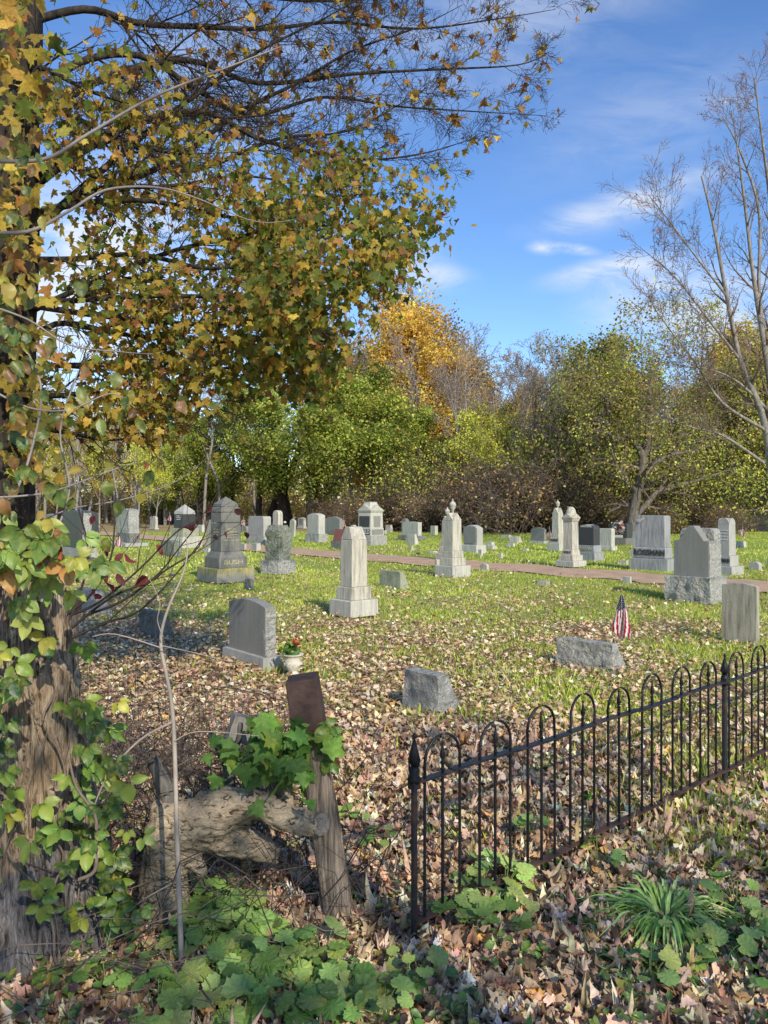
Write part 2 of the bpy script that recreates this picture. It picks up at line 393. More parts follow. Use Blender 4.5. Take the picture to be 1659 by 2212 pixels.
def rust_iron():
    m, nt = mat_new('rusty black iron'); N = NT(nt); tc = N.n('ShaderNodeTexCoord')
    nz = noise_n(N, (tc, 3), 7, 6, 0.7)
    c = N.mix(N.ramp(nz, [(0.50, 0.0), (0.66, 0.9)]), (0.020, 0.020, 0.024), (0.13, 0.055, 0.028)); N.out(c, 0.45, nz, 0.5, 0.01, spec=0.5); return m
M['rustiron'] = rust_iron()
M['rustrail'] = plain('rusty rail', (0.10, 0.055, 0.036), 0.6, 0.3, 0.55, 9, 0.5)
M['rust'] = plain('brown rust', (0.075, 0.046, 0.038), 0.75, 0.3, 0.45, 12, 0.6)
M['wire'] = plain('old wire', (0.09, 0.055, 0.04), 0.7, 0.4)
M['bark'] = bark_mat('dark bark', (0.018, 0.014, 0.011), (0.075, 0.06, 0.046))
M['barklight'] = bark_mat('pale gray bark', (0.16, 0.14, 0.12), (0.40, 0.36, 0.31), 1.0, 6)
M['twig'] = plain('brown twig', (0.17, 0.125, 0.095), 0.85)
M['twiglight'] = plain('pale twig', (0.36, 0.30, 0.24), 0.85)
M['twigdark'] = plain('dark twig', (0.055, 0.042, 0.033), 0.85)
M['twiggrey'] = plain('gray twig', (0.26, 0.225, 0.20), 0.85)
M['snag'] = None
M['leaf'] = leaf_mat('tree leaves', 0.5)
M['litter'] = leaf_mat('dry leaves', 0.15)
M['grass'] = leaf_mat('grass blades', 0.35)
M['cloth'] = leaf_mat('flag cloth', 0.3)

# ------------------------------------------------------------------ rough blocks
def rough_np(w0, t0, w1, t1, z0, z1, amp, seed, cell=0.05, sy=0.0, zamp=0.3, arch=0.0):
    h = z1 - z0; nx = max(3, min(26, int(w0 / cell))); ny = max(3, min(20, int(t0 / cell))); nz = max(3, min(24, int(h / cell)))
    vs = []; fs = []
    sd = Vector((seed * 7.3, seed * 3.1, seed * 1.7))
    def pos(a, b, c):
        w_ = w0 + (w1 - w0) * c; t_ = t0 + (t1 - t0) * c
        x = (a - .5) * w_; y = (b - .5) * t_ + sy * c; z = z0 + h * c - arch * c * (2 * a - 1) ** 2
        p = Vector((x, y, z)); q = p * (1.0 / cell / 2.6) + sd
        o = Vector((x / (w_ / 2), y / (t_ / 2), 0)); m = max(abs(o.x), abs(o.y), 1e-3)
        on = Vector((o.x if abs(o.x) > .98 * m else 0, o.y if abs(o.y) > .98 * m else 0, 0))
        if c > .98: on = on * 0.6 + Vector((0, 0, zamp))
        dsp = noise.fractal(q * 0.7, 0.8, 2.1, 4) + 0.6 * (abs(noise.noise(q * 1.7)) - 0.3)
        return p + on * dsp * amp + noise.noise_vector(q * 0.9) * amp * 0.25
    def grid(fn, n, m, flip=False):
        b = len(vs)
        for i in range(n + 1):
            for j in range(m + 1): vs.append(tuple(pos(*fn(i / n, j / m))))
        for i in range(n):
            for j in range(m):
                q = (b + i*(m+1) + j, b + (i+1)*(m+1) + j, b + (i+1)*(m+1) + j + 1, b + i*(m+1) + j + 1)
                fs.append(q[::-1] if flip else q)
    grid(lambda a, c: (a, 0, c), nx, nz); grid(lambda a, c: (a, 1, c), nx, nz, True)
    grid(lambda b, c: (1, b, c), ny, nz); grid(lambda b, c: (0, b, c), ny, nz, True)
    grid(lambda a, b: (a, b, 1), nx, ny)
    return np.array(vs), np.array(fs)

def text_obj(s, parent, loc, rot, size, width, mat, ext=0.006, name='lettering'):
    cu = bpy.data.curves.new('txt', 'FONT'); cu.body = s; cu.size = size; cu.extrude = ext; cu.align_x = 'CENTER'; cu.align_y = 'CENTER'; cu.offset = size * 0.012
    o = bpy.data.objects.new('txt', cu); COL.objects.link(o); dg = bpy.context.evaluated_depsgraph_get()
    me = bpy.data.meshes.new_from_object(o.evaluated_get(dg)); COL.objects.unlink(o); bpy.data.objects.remove(o)
    xs = [v.co.x for v in me.vertices]; ww = max(xs) - min(xs)
    for v in me.vertices: v.co.x *= width / ww
    me.materials.clear(); me.materials.append(mat)
    t = link(bpy.data.objects.new(name, me), parent); t.location = loc; t.rotation_euler = rot
    return t

class Mon:
    def __init__(s, name, label, xl, xn, xr, yb, th=50, group=None, cat='gravestone'):
        Np = G(xn, yb); a = (xl - CX) / F; b = (xr - CX) / F
        def wt(thd):
            c, sn = math.cos(rad(thd)), math.sin(rad(thd))
            return (Np.x - a * Np.y) / (c + a * sn), (b * Np.y - Np.x) / (sn - b * c)
        if th is None:
            lo, hi = 15, 80
            for _ in range(40):
                m = (lo + hi) / 2; w, t = wt(m)
                if t < 0 or t > w: lo = m
                else: hi = m
            th = m
        s.w, s.t = wt(th); s.th = rad(th); c, sn = math.cos(s.th), math.sin(s.th)
        C = Np - Vector((c, -sn, 0)) * s.w / 2 + Vector((sn, c, 0)) * s.t / 2
        s.d = Np.y; s.xl, s.xr = xl, xr; s.k = s.d / F; s.cs = c + sn; s.seed = int(xl * 13 + yb) % 97
        s.o = empty(name, C, -s.th); tag(s.o, label, cat, group)
    def z(s, y): return max(0.0, CH - (y - HY) * s.k)
    def e(s, sil): return ((s.xr - s.xl) - sil) * s.k / 2 / s.cs * 2
    def dims(s, sil, fr=None):
        e = s.e(sil); w, t = s.w - e, s.t - e
        if t < s.t * 0.45: t = s.t * 0.45
        return (w, t)
    def block(s, part, y0, y1, s0, s1=None, mat='gray', bev=0.012, sink=0.0):
        m = MB(); w0, t0 = s.dims(s0); w1, t1 = s.dims(s1 or s0)
        m.frustum(w0, t0, w1, t1, s.z(y0) - sink, s.z(y1)); return m.build(part, M[mat], s.o, bev)
    def rough(s, part, y0, y1, s0, s1=None, mat='rock', amp=0.025, cell=0.05, sy=0.0, arch=0.0, zamp=0.3):
        w0, t0 = s.dims(s0); w1, t1 = s.dims(s1 or s0)
        v, f = rough_np(w0, t0, w1, t1, s.z(y0), s.z(y1), amp, s.seed, cell, sy, zamp, arch)
        return np_obj(part, v, f, M[mat], s.o)
    def prof(s, part, y0, y1, sil, kind, mat='gray', bev=0.01, rise=0.1, t=None):
        w, tt = s.dims(sil); tt = t or tt; z0, z1 = s.z(y0), s.z(y1); m = MB(); rise = min(rise, (z1 - z0) * 0.8)
        if kind == 'arch': p = [(w/2 * math.cos(a), z1 - rise + rise * math.sin(a)) for a in np.linspace(0, math.pi, 15)]
        elif kind == 'low': p = [(x * w / 2, z1 - rise * x * x) for x in np.linspace(1, -1, 13)]
        elif kind == 'serp': p = [(x * w / 2, z1 - rise * (0.5 - 0.5 * math.cos(math.pi * min(1, abs(x) * 1.15))) ** 0.9) for x in np.linspace(1, -1, 17)]
        elif kind == 'gable': p = [(w/2, z1 - rise), (0, z1), (-w/2, z1 - rise)]
        elif kind == 'round': p = [(w/2 - rise + rise * math.cos(a), z1 - rise + rise * math.sin(a)) for a in np.linspace(0, math.pi/2, 6)] + [(-w/2 + rise - rise * math.sin(a), z1 - rise + rise * math.cos(a)) for a in np.linspace(0, math.pi/2, 6)]
        m.prism([(-w/2, z0), (w/2, z0)] + p, -tt/2, tt/2)
        return m.build(part, M[mat], s.o, bev)
    def text(s, txt, y, hpx, face, sil, mat='letter_dark', frac=0.75, ext=0.006):
        w, t = s.dims(sil); sz = hpx * s.k * 1.35
        if face == 'w': return text_obj(txt, s.o, (0, -t/2 - ext * 0.5, s.z(y)), (rad(90), 0, 0), sz, w * frac, M[mat], ext)
        return text_obj(txt, s.o, (w/2 + ext * 0.5, 0, s.z(y)), (rad(90), 0, rad(90)), sz, t * frac, M[mat], ext)
    def rows(s, y0, y1, n, face, sil, mat='letter_light', frac=0.7, x0=0.0, slope=None):
        """rows of small worn carved marks, too worn to read"""
        w, t = s.dims(sil); L = (w if face == 'w' else t) * frac; r = random.Random(s.seed); m = MB()
        for i in range(n):
            zc = s.z(y0 + (y1 - y0) * (i + .5) / n); hh = abs(y1 - y0) / n * s.k * 0.42; x = -L/2 * r.uniform(0.6, 1.0); end = -x
            while x < end:
                ww = hh * r.uniform(0.35, 0.9)
                if r.random() < 0.8:
                    if face == 'w': m.box(x + ww/2 + x0, -t/2 - 0.001, zc, ww * 0.75, 0.006, hh * r.uniform(0.7, 1))
                    else: m.box(w/2 + 0.001, x + ww/2 + x0, zc, 0.006, ww * 0.75, hh * r.uniform(0.7, 1))
                x += ww
        return m.build('inscription', M[mat], s.o)
    def panel(s, y0, y1, face, sil, mat, frac=0.7, name='panel', x0=0.0):
        w, t = s.dims(sil); z0, z1 = s.z(y0), s.z(y1); m = MB()
        if face == 'w': m.box(x0 * w, -t/2 - 0.002, (z0+z1)/2, w * frac, 0.012, z1 - z0)
        else: m.box(w/2 + 0.002, 0, (z0+z1)/2, 0.012, t * frac, z1 - z0)
        return m.build(name, M[mat], s.o)
    def pyr(s, part, y0, y1, sil, mat):
        w, t = s.dims(sil); m = MB(); m.pyramid(w, t, s.z(y0), s.z(y1)); return m.build(part, M[mat], s.o)
    def urn(s, yb, yt, wpx, mat='marble', part='urn'):
        z0, z1 = s.z(yb), s.z(yt); h = z1 - z0; r = wpx * s.k / 2
        pr = [(0.35, 0), (0.45, .04), (0.3, .10), (0.28, .2), (0.55, .30), (0.8, .38), (0.85, .52), (0.95, .56), (1.0, .62), (0.9, .66), (0.75, .72), (0.4, .80), (0.16, .84), (0.22, .90), (0.12, .96), (0.02, 1.0)]
        m = MB(); m.lathe([(a * r, z0 + b * h) for a, b in pr], 18); return m.build(part, M[mat], s.o, smooth=True)
    def gables(s, part, y0, y1, sil, mat, apex_px=None):
        """four-gabled cap: cross of two gable prisms"""
        w, t = s.dims(sil); z0, z1 = s.z(y0), s.z(y1); m = MB()
        m.prism([(-w/2, z0), (w/2, z0), (0, z1)], -t/2, t/2); m.prism([(-t/2 * .995, z0 + .001), (t/2 * .995, z0 + .001), (0, z1 - .002)], -w/2 * .995, w/2 * .995, axis='x')
        return m.build(part, M[mat], s.o)
# ------------------------------------------------------------------ the gravestones, near to far
# blank granite stone with curved top
m = Mon('gravestone', 'blank gray granite gravestone with a curved top, beside the flower urn', 480, 568, 610, 1450, 50)
m.rough('base', 1450, 1423, 130, 128, 'gray', 0.006, 0.04); m.prof('die', 1424, 1303, 101, 'low', 'bluegray', 0.006, 0.06, t=m.t * 0.52)
d_ = m.o
tt = m.t * 0.52; ww = m.dims(101)[0]
v_, f_ = rough_np(0.05, tt * 0.96, 0.05, tt * 0.96, m.z(1424), m.z(1303) - 0.085, 0.012, 3, 0.035)
o_ = np_obj('rock_faced_side', v_, f_, M['rock'], m.o); o_.location = (ww / 2 - 0.018, 0, 0)
# slant markers, rough all over
def slant(xl, xn, xr, yb, yt, label, th=50, mat='rock', amp=0.022, w1=0.93, t1=0.45, name='slant_marker', grp=None, cell=0.045):
    m = Mon(name, label, xl, xn, xr, yb, th, grp); m.t *= 1.0
    t_ = m.t; v, f = rough_np(m.w, t_, m.w * w1, t_ * t1, 0, m.z(yt) , amp, m.seed, cell, -t_ * (1 - t1) / 2 * 0.92, 0.35)
    np_obj('block', v, f, M[mat], m.o); return m
slant(869, 945, 998, 1551, 1462, 'rough gray stub marker with a sloping back, nearest to the iron fence end', 48, amp=0.014, cell=0.032)
slant(1199, 1325, 1354, 1458, 1394, 'long low rough gray marker with the flag standing behind it', 42, amp=0.018, cell=0.035)
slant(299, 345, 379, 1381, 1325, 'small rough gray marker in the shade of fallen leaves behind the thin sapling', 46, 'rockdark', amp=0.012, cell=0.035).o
slant(165, 204, 244, 1331, 1276, 'rough gray marker half hidden by the broken trunk on the left', 46, 'rock', amp=0.014, cell=0.035)
slant(819, 865, 884, 1273, 1236, 'gray block marker with a sloping right end, right of the pale obelisk', 50, 'olive', amp=0.010, cell=0.05)
# pale obelisk in the middle
m = Mon('obelisk', 'pale streaked marble obelisk on a two step base in the middle of the lawn', 711, 757.7, 817.5, 1336, None)
m.block('base', 1336, 1300, 106.5, 106.5, 'graylight', 0.012); m.block('plinth', 1300, 1272, 76, 74, 'marble', 0.01)
m.block('shaft', 1272, 1168, 59, 55, 'marble', 0.012); m.block('apex', 1168, 1139, 55, 18, 'marble', 0.01)
# BUSH
m = Mon('monument', 'tall brown granite monument carved BUSH with yellow lichen on its base', 425.4, 468.4, 550.2, 1261, None)
T = 124.8
m.block('base', 1261, 1230, T, T, 'bushbase', 0.012); m.block('plinth', 1230, 1208, 91, 90, 'bush'); m.block('sloped_plinth', 1208, 1194, 90, 66, 'bush')
m.block('shaft', 1194, 1131, 64, 61, 'bush'); m.block('frieze', 1130, 1107, 61, 60, 'bush'); m.block('cornice', 1106.5, 1099, 63, 61, 'bush'); m.block('cornice_slope', 1099, 1095, 60, 49, 'bush')
m.block('top_block', 1095, 1088.5, 49, 49, 'bush'); m.pyr('pyramid_cap', 1088.5, 1072, 49, 'bush')
m.text('BUSH', 1217.5, 10, 'd', 91, 'letter_gold', 0.66, 0.008); m.panel(1227, 1211, 'd', 90.3, 'bush', 0.84); m.rows(1141, 1172, 5, 'd', 62.5, 'letter_gold', 0.72); m.rows(1142, 1160, 3, 'w', 62.5, 'letter_gold', 0.6); m.panel(1126, 1112, 'd', 60, 'bush', 0.7, 'carved_frieze_panel'); m.rows(1115, 1123, 1, 'd', 59.4, 'letter_gold', 0.5)
# tiny by BUSH
m = Mon('footstone', 'tiny arched footstone in front of the right corner of the BUSH monument', 527, 541.8, 549.4, 1273, 50)
m.prof('block', 1273, 1251, 22.4, 'arch', 'rockdark', 0.008, 0.09)
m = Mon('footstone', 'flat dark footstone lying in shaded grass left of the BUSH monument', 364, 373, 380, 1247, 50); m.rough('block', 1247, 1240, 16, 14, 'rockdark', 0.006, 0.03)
# rough gray mossy tower B6
m = Mon('monument', 'rough mossy gray monument with chipped faces, right of the BUSH monument', 564, 602, 638, 1241, None)
m.rough('base', 1241, 1212, 74, 72, 'rock', 0.03, 0.05); m.rough('shaft', 1213, 1146, 57, 55, 'mossy', 0.03, 0.05); m.rough('cap', 1148, 1135, 54, 40, 'mossy', 0.015, 0.05)
# urn monument D1 and D2 behind
m = Mon('urn_monument', 'white marble monument with gabled top and urn, the taller of the pair', 939, 978, 1017, 1249, None)
m.block('base', 1249, 1224, 78, 78, 'graylight'); m.block('plinth', 1224, 1207, 57, 56, 'marble'); m.block('upper_plinth', 1207, 1192, 46, 45, 'marble')
m.block('shaft', 1192, 1124, 40, 37, 'marble'); m.gables('gable_cap', 1124, 1108, 37.6, 'marble'); m.urn(1111, 1076, 15.5)
m = Mon('urn_monument', 'marble urn monument standing directly behind the taller urn monument', 941, 966, 992, 1213, None)
m.block('base', 1213, 1196, 51, 51, 'marble'); m.block('plinth', 1196, 1180, 38, 35, 'marble'); m.block('upper_plinth', 1180, 1168, 31, 30, 'marble'); m.block('shaft', 1168, 1128, 26, 24, 'marble'); m.gables('gable_cap', 1128, 1115, 24.3, 'marble'); m.urn(1118, 1095, 12)
m = Mon('footstone', 'small upright white footstone touching the left side of the urn monument', 939, 944, 950, 1227, 50); m.block('block', 1227, 1209, 11, 11, 'marble')
# arched D3
m = Mon('gravestone', 'gray gravestone with a low arched top and full inscription, right of the urn monument', 994, 1029, 1051, 1197, 50)
m.block('base', 1197, 1178, 57, 55, 'graylight', 0.015); m.prof('die', 1178, 1134.5, 45, 'low', 'gray', 0.01, 0.12, t=m.t * 0.6)
m.panel(1174, 1138, 'w', 45, 'bluegray', 0.9); m.t *= 0.6; m.rows(1140, 1170, 7, 'w', 45, 'letter_light', 0.7)
for a in [(1032, 1040, 1044, 1202, 1187, 'small leaning gray footstone in front of the low arched gravestone'), (1075, 1083, 1087.5, 1207, 1196, 'little square footstone alone in the grass before the far kerb of the path'),
          (884, 889, 894, 1190, 1179, 'tiny pale footstone standing before the sloped marker beyond the path'), (543, 554, 564, 1190.5, 1174, 'small arched footstone at the near edge of the path, right of BUSH'),
          (520, 528, 533, 1188, 1175, 'small footstone half hidden beside the BUSH shaft'), (1344, 1361, 1365, 1261.5, 1246, 'pale square footstone at the near edge of the path before the ROSSMAN stone')]:
    m = Mon('footstone', a[5], a[0], a[1], a[2], a[3], 50); m.block('block', a[3], a[4], a[2] - a[0], a[2] - a[0] - 1, 'graylight' if a[0] > 1000 else 'gray', 0.012)
m = Mon('footstone', 'small arched footstone on the near edge of the path, right of the urn monument', 1036.7, 1052, 1056.5, 1235, 46); m.prof('block', 1235, 1218, 20, 'arch', 'marble', 0.01, 0.07)
m = Mon('footstone', 'small arched pale footstone in the grass right of the arch topped monument', 1616, 1640, 1647, 1233, 50); m.prof('block', 1233, 1214, 30, 'arch', 'gray', 0.01, 0.09)
m = Mon('footstone', 'footstone cut off by the right edge of the view', 1654, 1670, 1680, 1227, 55); m.block('block', 1227, 1206, 22, 22, 'gray')
# flat markers
for a in [(1049, 1064, 1073, 1187, 1179, 'low pale block behind the arched gravestone'), (1049, 1062, 1069, 1178, 1171, 'low white block one row behind the other low pale block'),
          (1092, 1108, 1113, 1181, 1174, 'long low white block in the grass before the bushes'), (1081, 1099, 1105, 1162, 1156, 'flat gray marker at the foot of the bushes'),
          (1127, 1138, 1143, 1191, 1185, 'worn flat marker sunk in the grass left of the obelisk with the flag'), (1335, 1353, 1358, 1221, 1211, 'low flat marker left of the ROSSMAN base'),
          (1360, 1368, 1373, 1201, 1188, 'rough little block touching the left side of the ROSSMAN monument'), (436, 450, 457, 1194, 1184, 'flat marker lying before the slim gray tablet'),
          (1590, 1602, 1613, 1183, 1170, 'rounded gray block with a small flag at the far right'), (923, 936, 946, 1197, 1191, 'low pale kerb fragment at the path edge')]:
    m = Mon('flat_marker', a[5], a[0], a[1], a[2], a[3], 50); m.rough('block', a[3], a[4], a[2] - a[0], a[2] - a[0] - 2, 'graylight', 0.012, 0.08)
m = Mon('flat_marker', 'flat gray slab marker in the middle of the sunlit lawn', 1160, 1180, 1189, 1265, 45); m.rough('block', 1265, 1257, 29, 27, 'gray', 0.01, 0.06)
m = Mon('flat_marker', 'black block lying in the grass beyond the path', 898, 904, 907.5, 1198.5, 1193); m.th; m.block('block', 1198.5, 1193, 9.5, 9, 'dark')
# D10 slant
slant(1100, 1121, 1129, 1173, 1159, 'whitish rough slanted marker in front of the brown thicket', 45, 'graylight', amp=0.03, cell=0.09)
# D14 gray with panels
m = Mon('gravestone', 'gray gravestone with three pale panels beside a small flag', 1143, 1175, 1184, 1174.5, 50)
m.rough('base', 1174.5, 1169, 41, 40, 'graylight', 0.02, 0.1); m.prof('die', 1169.5, 1140, 35, 'low', 'bluegray', 0.01, 0.08, t=m.t * 0.5)
m.t *= 0.5; m.panel(1154, 1148, 'w', 35, 'letter_light', 0.5); m.panel(1163, 1157, 'w', 35, 'letter_light', 0.36, x0=-0.24); m.panel(1163, 1157, 'w', 35, 'letter_light', 0.36, x0=0.24)
# HARRIS
m = Mon('urn_monument', 'slender marble urn monument carved HARRIS, left of the domed one', 1180.6, 1208, 1229, 1191, None)
m.block('base', 1191, 1174, 48, 48, 'graylight'); m.block('plinth', 1174, 1161, 35, 35, 'marble'); m.block('upper_plinth', 1161, 1153, 30, 29, 'marble'); m.block('shaft', 1153, 1110, 26, 24, 'marble'); m.gables('gable_cap', 1110, 1097, 24.3, 'marble'); m.urn(1100, 1078.5, 10)
m.text('HARRIS', 1167.5, 6, 'w', 35, 'letter_dark', 0.8)
# domed pillar
m = Mon('domed_monument', 'white marble pillar with a carved domed cap, beyond the path', 1200, 1238.6, 1267, 1226, None)
m.block('base', 1226, 1213, 67, 67, 'graylight'); m.block('plinth', 1213, 1201, 52, 52, 'marble'); m.block('upper_plinth', 1201, 1188, 42, 36, 'marble'); m.block('shaft', 1188, 1127, 34, 32, 'marble')
m.block('cornice', 1127, 1119, 34, 42, 'marble'); m.gables('gable_cap', 1119, 1109.5, 43, 'marble'); z0, z1 = m.z(1116), m.z(1094.5); r_ = 11.6 * m.k
b_ = MB(); b_.lathe([(r_ * math.cos(a) ** 0.8 if a < 1.5 else 0.003, z0 + (z1 - z0) * math.sin(a) ** 0.9) for a in np.linspace(0.0, 1.56, 9)], 18); b_.build('dome', M['marble'], m.o, smooth=True)
m.text('GODLAY', 1195, 6, 'w', 39, 'letter_dark', 0.7)
# dark top stone D17
m = Mon('gravestone', 'dark streaked gravestone with a hipped top behind the domed pillar', 1240, 1284, 1305, 1213, 50)
m.block('base', 1213, 1194, 65, 65, 'rossman'); m.block('plinth', 1194, 1179, 55, 54, 'rossman'); m.prof('die', 1179, 1135, 47, 'round', 'dark', 0.01, 0.12, t=m.t * 0.65); m.prof('crest', 1140, 1133.5, 32, 'gable', 'gray', 0.01, 0.04, t=m.t * 0.68)
m.text('VENSFOLK', 1187, 6, 'w', 55, 'letter_gold', 0.7)
# light D18
m = Mon('gravestone', 'plain pale gravestone between the dark stone and the one with the wreath', 1284, 1322, 1334, 1190, 50)
m.block('base', 1190, 1181, 50, 48, 'graylight'); m.prof('die', 1181, 1142, 39, 'round', 'graylight', 0.01, 0.08, t=m.t * 0.6)
# D19 dark with wreath
m = Mon('gravestone', 'wide dark gravestone with white plates and a flower wreath, under the leaning tree', 1310, 1352, 1370, 1178, 42)
m.block('base', 1178, 1163, 60, 60, 'bush'); m.prof('die', 1163, 1131, 58, 'round', 'dark', 0.01, 0.05, t=m.t * 0.7); m.panel(1162, 1156, 'w', 56, 'letter_light', 0.7, 'white_plate')
wr = empty('wreath', P(1338, 1139.5, m.d - 0.05), -rad(42)); tag(wr, 'round wreath of pink and white flowers on the wide dark gravestone', 'wreath')
k = m.k; n_ = 140; a_ = RNG.uniform(0, 6.283, n_); rr_ = 9.5 * k + RNG.normal(0, 1.6 * k, n_)
pp = np.stack([rr_ * np.cos(a_), RNG.normal(0, 0.03, n_) - 0.1, rr_ * 1.15 * np.sin(a_)], 1)
leaves_obj('flowers', pp, rand_dirs(n_), np.tile([0.2, -1, 0.3], (n_, 1)) + RNG.normal(0, .3, (n_, 3)), RNG.uniform(.07, .14, n_), ROUND, pick_cols(n_, [(.75, .6, .55), (.8, .78, .7), (.12, .10, .06), (.45, .2, .18)]), M['leaf'], wr)
# D20
m = Mon('gravestone', 'narrow pale gravestone half hidden behind the ROSSMAN monument', 1366, 1400, 1412, 1187, 50); m.prof('die', 1187, 1144, 46, 'low', 'graylight', 0.01, 0.12)
# ROSSMAN
m = Mon('monument', 'large streaked gray monument carved ROSSMAN with a bordered tablet', 1359, 1441, 1462, 1236, 46)
m.block('base', 1236, 1209, 103, 103, 'rossman'); m.block('plinth', 1209, 1184, 88, 86, 'rossman', 0.03); m.prof('die', 1184, 1114, 76, 'round', 'rossman', 0.012, 0.05, t=m.t * 0.6)
m.text('ROSSMAN', 1196, 13, 'w', 88, 'letter_dark', 0.93, 0.012); m.t *= 0.6; m.panel(1172, 1119, 'w', 76, 'gray', 0.84, 'tablet'); m.rows(1122, 1168, 6, 'w', 75.4, 'letter_dark', 0.5)
v_, f_, _ = leaves_np(np.array([(-m.dims(76)[0] * 0.42 + 0.02 * i, -m.t / 2 - 0.03, m.z(1121) - 0.008 * (i % 3)) for i in range(7)]), np.array([(math.cos(a), 0, math.sin(a)) for a in np.linspace(-1.4, 0.2, 7)]), np.tile([0, -1, 0.0], (7, 1)), np.full(7, 0.11), OVAL, 0.15)
np_obj('carved_leaf', v_, f_, M['graylight'], m.o)
# D24 gable stone on rock base
m = Mon('gravestone', 'massive blank gray gravestone with a gabled front on a rock faced base', 1435.5, 1534, 1577, 1306, 48)
m.rough('base', 1306, 1250, 141, 139, 'rock', 0.045, 0.05)
w_, t_ = m.dims(108); z0, z1 = m.z(1252), m.z(1170); zt = m.z(1137)
b_ = MB(); b_.prism([(-w_/2, z0), (w_/2, z0), (w_/2, z1), (w_ * .36, z1), (w_ * .08, zt), (-w_ * .08, zt), (-w_ * .36, z1), (-w_/2, z1)], -t_/2 * 0.78, -t_/2 * 0.05); b_.build('front', M['bluegray'], m.o, 0.008)
b_ = MB(); za = m.z(1142.5); r_ = 0.09
b_.prism([(-w_/2 * .985, z0), (w_/2 * .985, z0)] + [(w_/2 * .985 - r_ + r_ * math.cos(a), za - r_ + r_ * math.sin(a)) for a in np.linspace(0, 1.57, 6)] + [(-w_/2 * .985 + r_ - r_ * math.sin(a), za - r_ + r_ * math.cos(a)) for a in np.linspace(0, 1.57, 6)], -t_/2 * 0.045, t_/2 * 0.8); b_.build('back', M['rock'], m.o, 0.01)
v_, f_ = rough_np(0.05, t_ * 0.76, 0.05, t_ * 0.74, z0, z1 - .05, 0.012, 5, 0.04); o_ = np_obj('rock_faced_side', v_, f_, M['rock'], m.o); o_.location = (w_ / 2 - 0.014, 0, 0)
# D25 arch obelisk
m = Mon('monument', 'tall gray monument with a pointed arch top and name ending in MAN', 1531, 1581, 1608, 1245, None)
m.block('base', 1245, 1225, 77, 75, 'gray'); m.block('plinth', 1225, 1202, 55, 53, 'gray'); m.block('shaft', 1202, 1133, 43, 40, 'gray')
w_, t_ = m.dims(40); zs, ze = m.z(1133), m.z(1119.5)
arch = [(0.5, 0), (0.47, .35), (0.36, .7), (0.2, .92), (0, 1.0), (-0.2, .92), (-0.36, .7), (-0.47, .35), (-0.5, 0)]
b_ = MB(); b_.prism([(x * w_, zs + y * (ze - zs)) for x, y in arch], -t_/2, t_/2); b_.prism([(x * t_ * .99, zs + y * (ze - zs) * .99) for x, y in arch], -w_/2 * .99, w_/2 * .99, axis='x'); b_.build('arched_cap', M['gray'], m.o)
m.text('ROSSMAN', 1213, 10, 'w', 55, 'letter_dark', 0.92); m.rows(1143, 1170, 4, 'w', 42, 'letter_light', 0.7)
# D26 white slab
m = Mon('tablet', 'streaked upright marble tablet with a low arched top behind the iron fence', 1558.8, 1634.8, 1641, 1392, 46)
m.prof('slab', 1400, 1262, 82, 'low', 'slab', 0.006, 0.035)
# ---- left part beyond
m = Mon('gravestone', 'black faced gravestone with rough pale side behind the hanging leaves', 130, 169.5, 212, 1206, 50)
m.rough('base', 1206, 1185, 82, 80, 'rock', 0.02, 0.08); m.prof('die', 1185, 1102, 61, 'gable', 'dark', 0.008, 0.07, t=m.t * 0.85)
w_, t_ = m.dims(61); v_, f_ = rough_np(0.06, t_ * 0.8, 0.06, t_ * 0.62, m.z(1185), m.z(1108), 0.02, 9, 0.06); o_ = np_obj('rock_faced_side', v_, f_, M['rock'], m.o); o_.location = (w_ / 2 - 0.012, 0, 0)
m = Mon('gravestone', 'dark blue polished gravestone just behind the black faced one', 180, 208, 218, 1173, 50); m.block('base', 1173, 1165, 38, 37, 'bluegray'); m.prof('die', 1165, 1107, 26, 'low', 'dark', 0.01, 0.06)
m = Mon('gravestone', 'slim white gravestone showing past the dark blue one', 205, 211, 215, 1140, 50); m.block('die', 1140, 1109, 10, 10, 'marble')
m = Mon('gravestone', 'tall rough gray gravestone with a stepped plinth left of the mossy block', 232, 271, 321, 1182, 50)
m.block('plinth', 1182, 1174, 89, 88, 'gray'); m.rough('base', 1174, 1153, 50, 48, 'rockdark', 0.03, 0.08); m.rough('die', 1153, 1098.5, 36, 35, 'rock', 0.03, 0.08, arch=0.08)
m = Mon('gravestone', 'small white gravestone on a base beyond the far side of the path', 322, 335, 343, 1144, 50); m.block('base', 1144, 1140, 21, 21, 'graylight'); m.prof('die', 1140, 1115, 17, 'arch', 'marble', 0.01, 0.15)
for a in [(342, 357, 364, 1132, 1109, 'dark gravestone at the wood edge, left one of two side by side'), (363, 371, 377, 1131, 1109, 'dark gravestone at the wood edge, right one of two side by side')]:
    m = Mon('gravestone', a[5], a[0], a[1], a[2], a[3], 50); m.prof('die', a[3], a[4], a[2] - a[0], 'low', 'dark', 0.01, 0.12)
m = Mon('monument', 'dark monument with a pyramid cap on pale two step base', 360.4, 394.2, 437.8, 1185, None)
m.block('base', 1185, 1160, 77, 77, 'graylight'); m.block('plinth', 1160, 1141.5, 61, 61, 'olive'); m.block('die', 1141.5, 1111, 48, 47, 'dark'); m.block('cornice', 1111, 1104, 47, 44, 'gray'); m.pyr('pyramid_cap', 1104, 1089, 43, 'gray')
m.rows(1113, 1124, 3, 'w', 47.6, 'letter_light', 0.7)
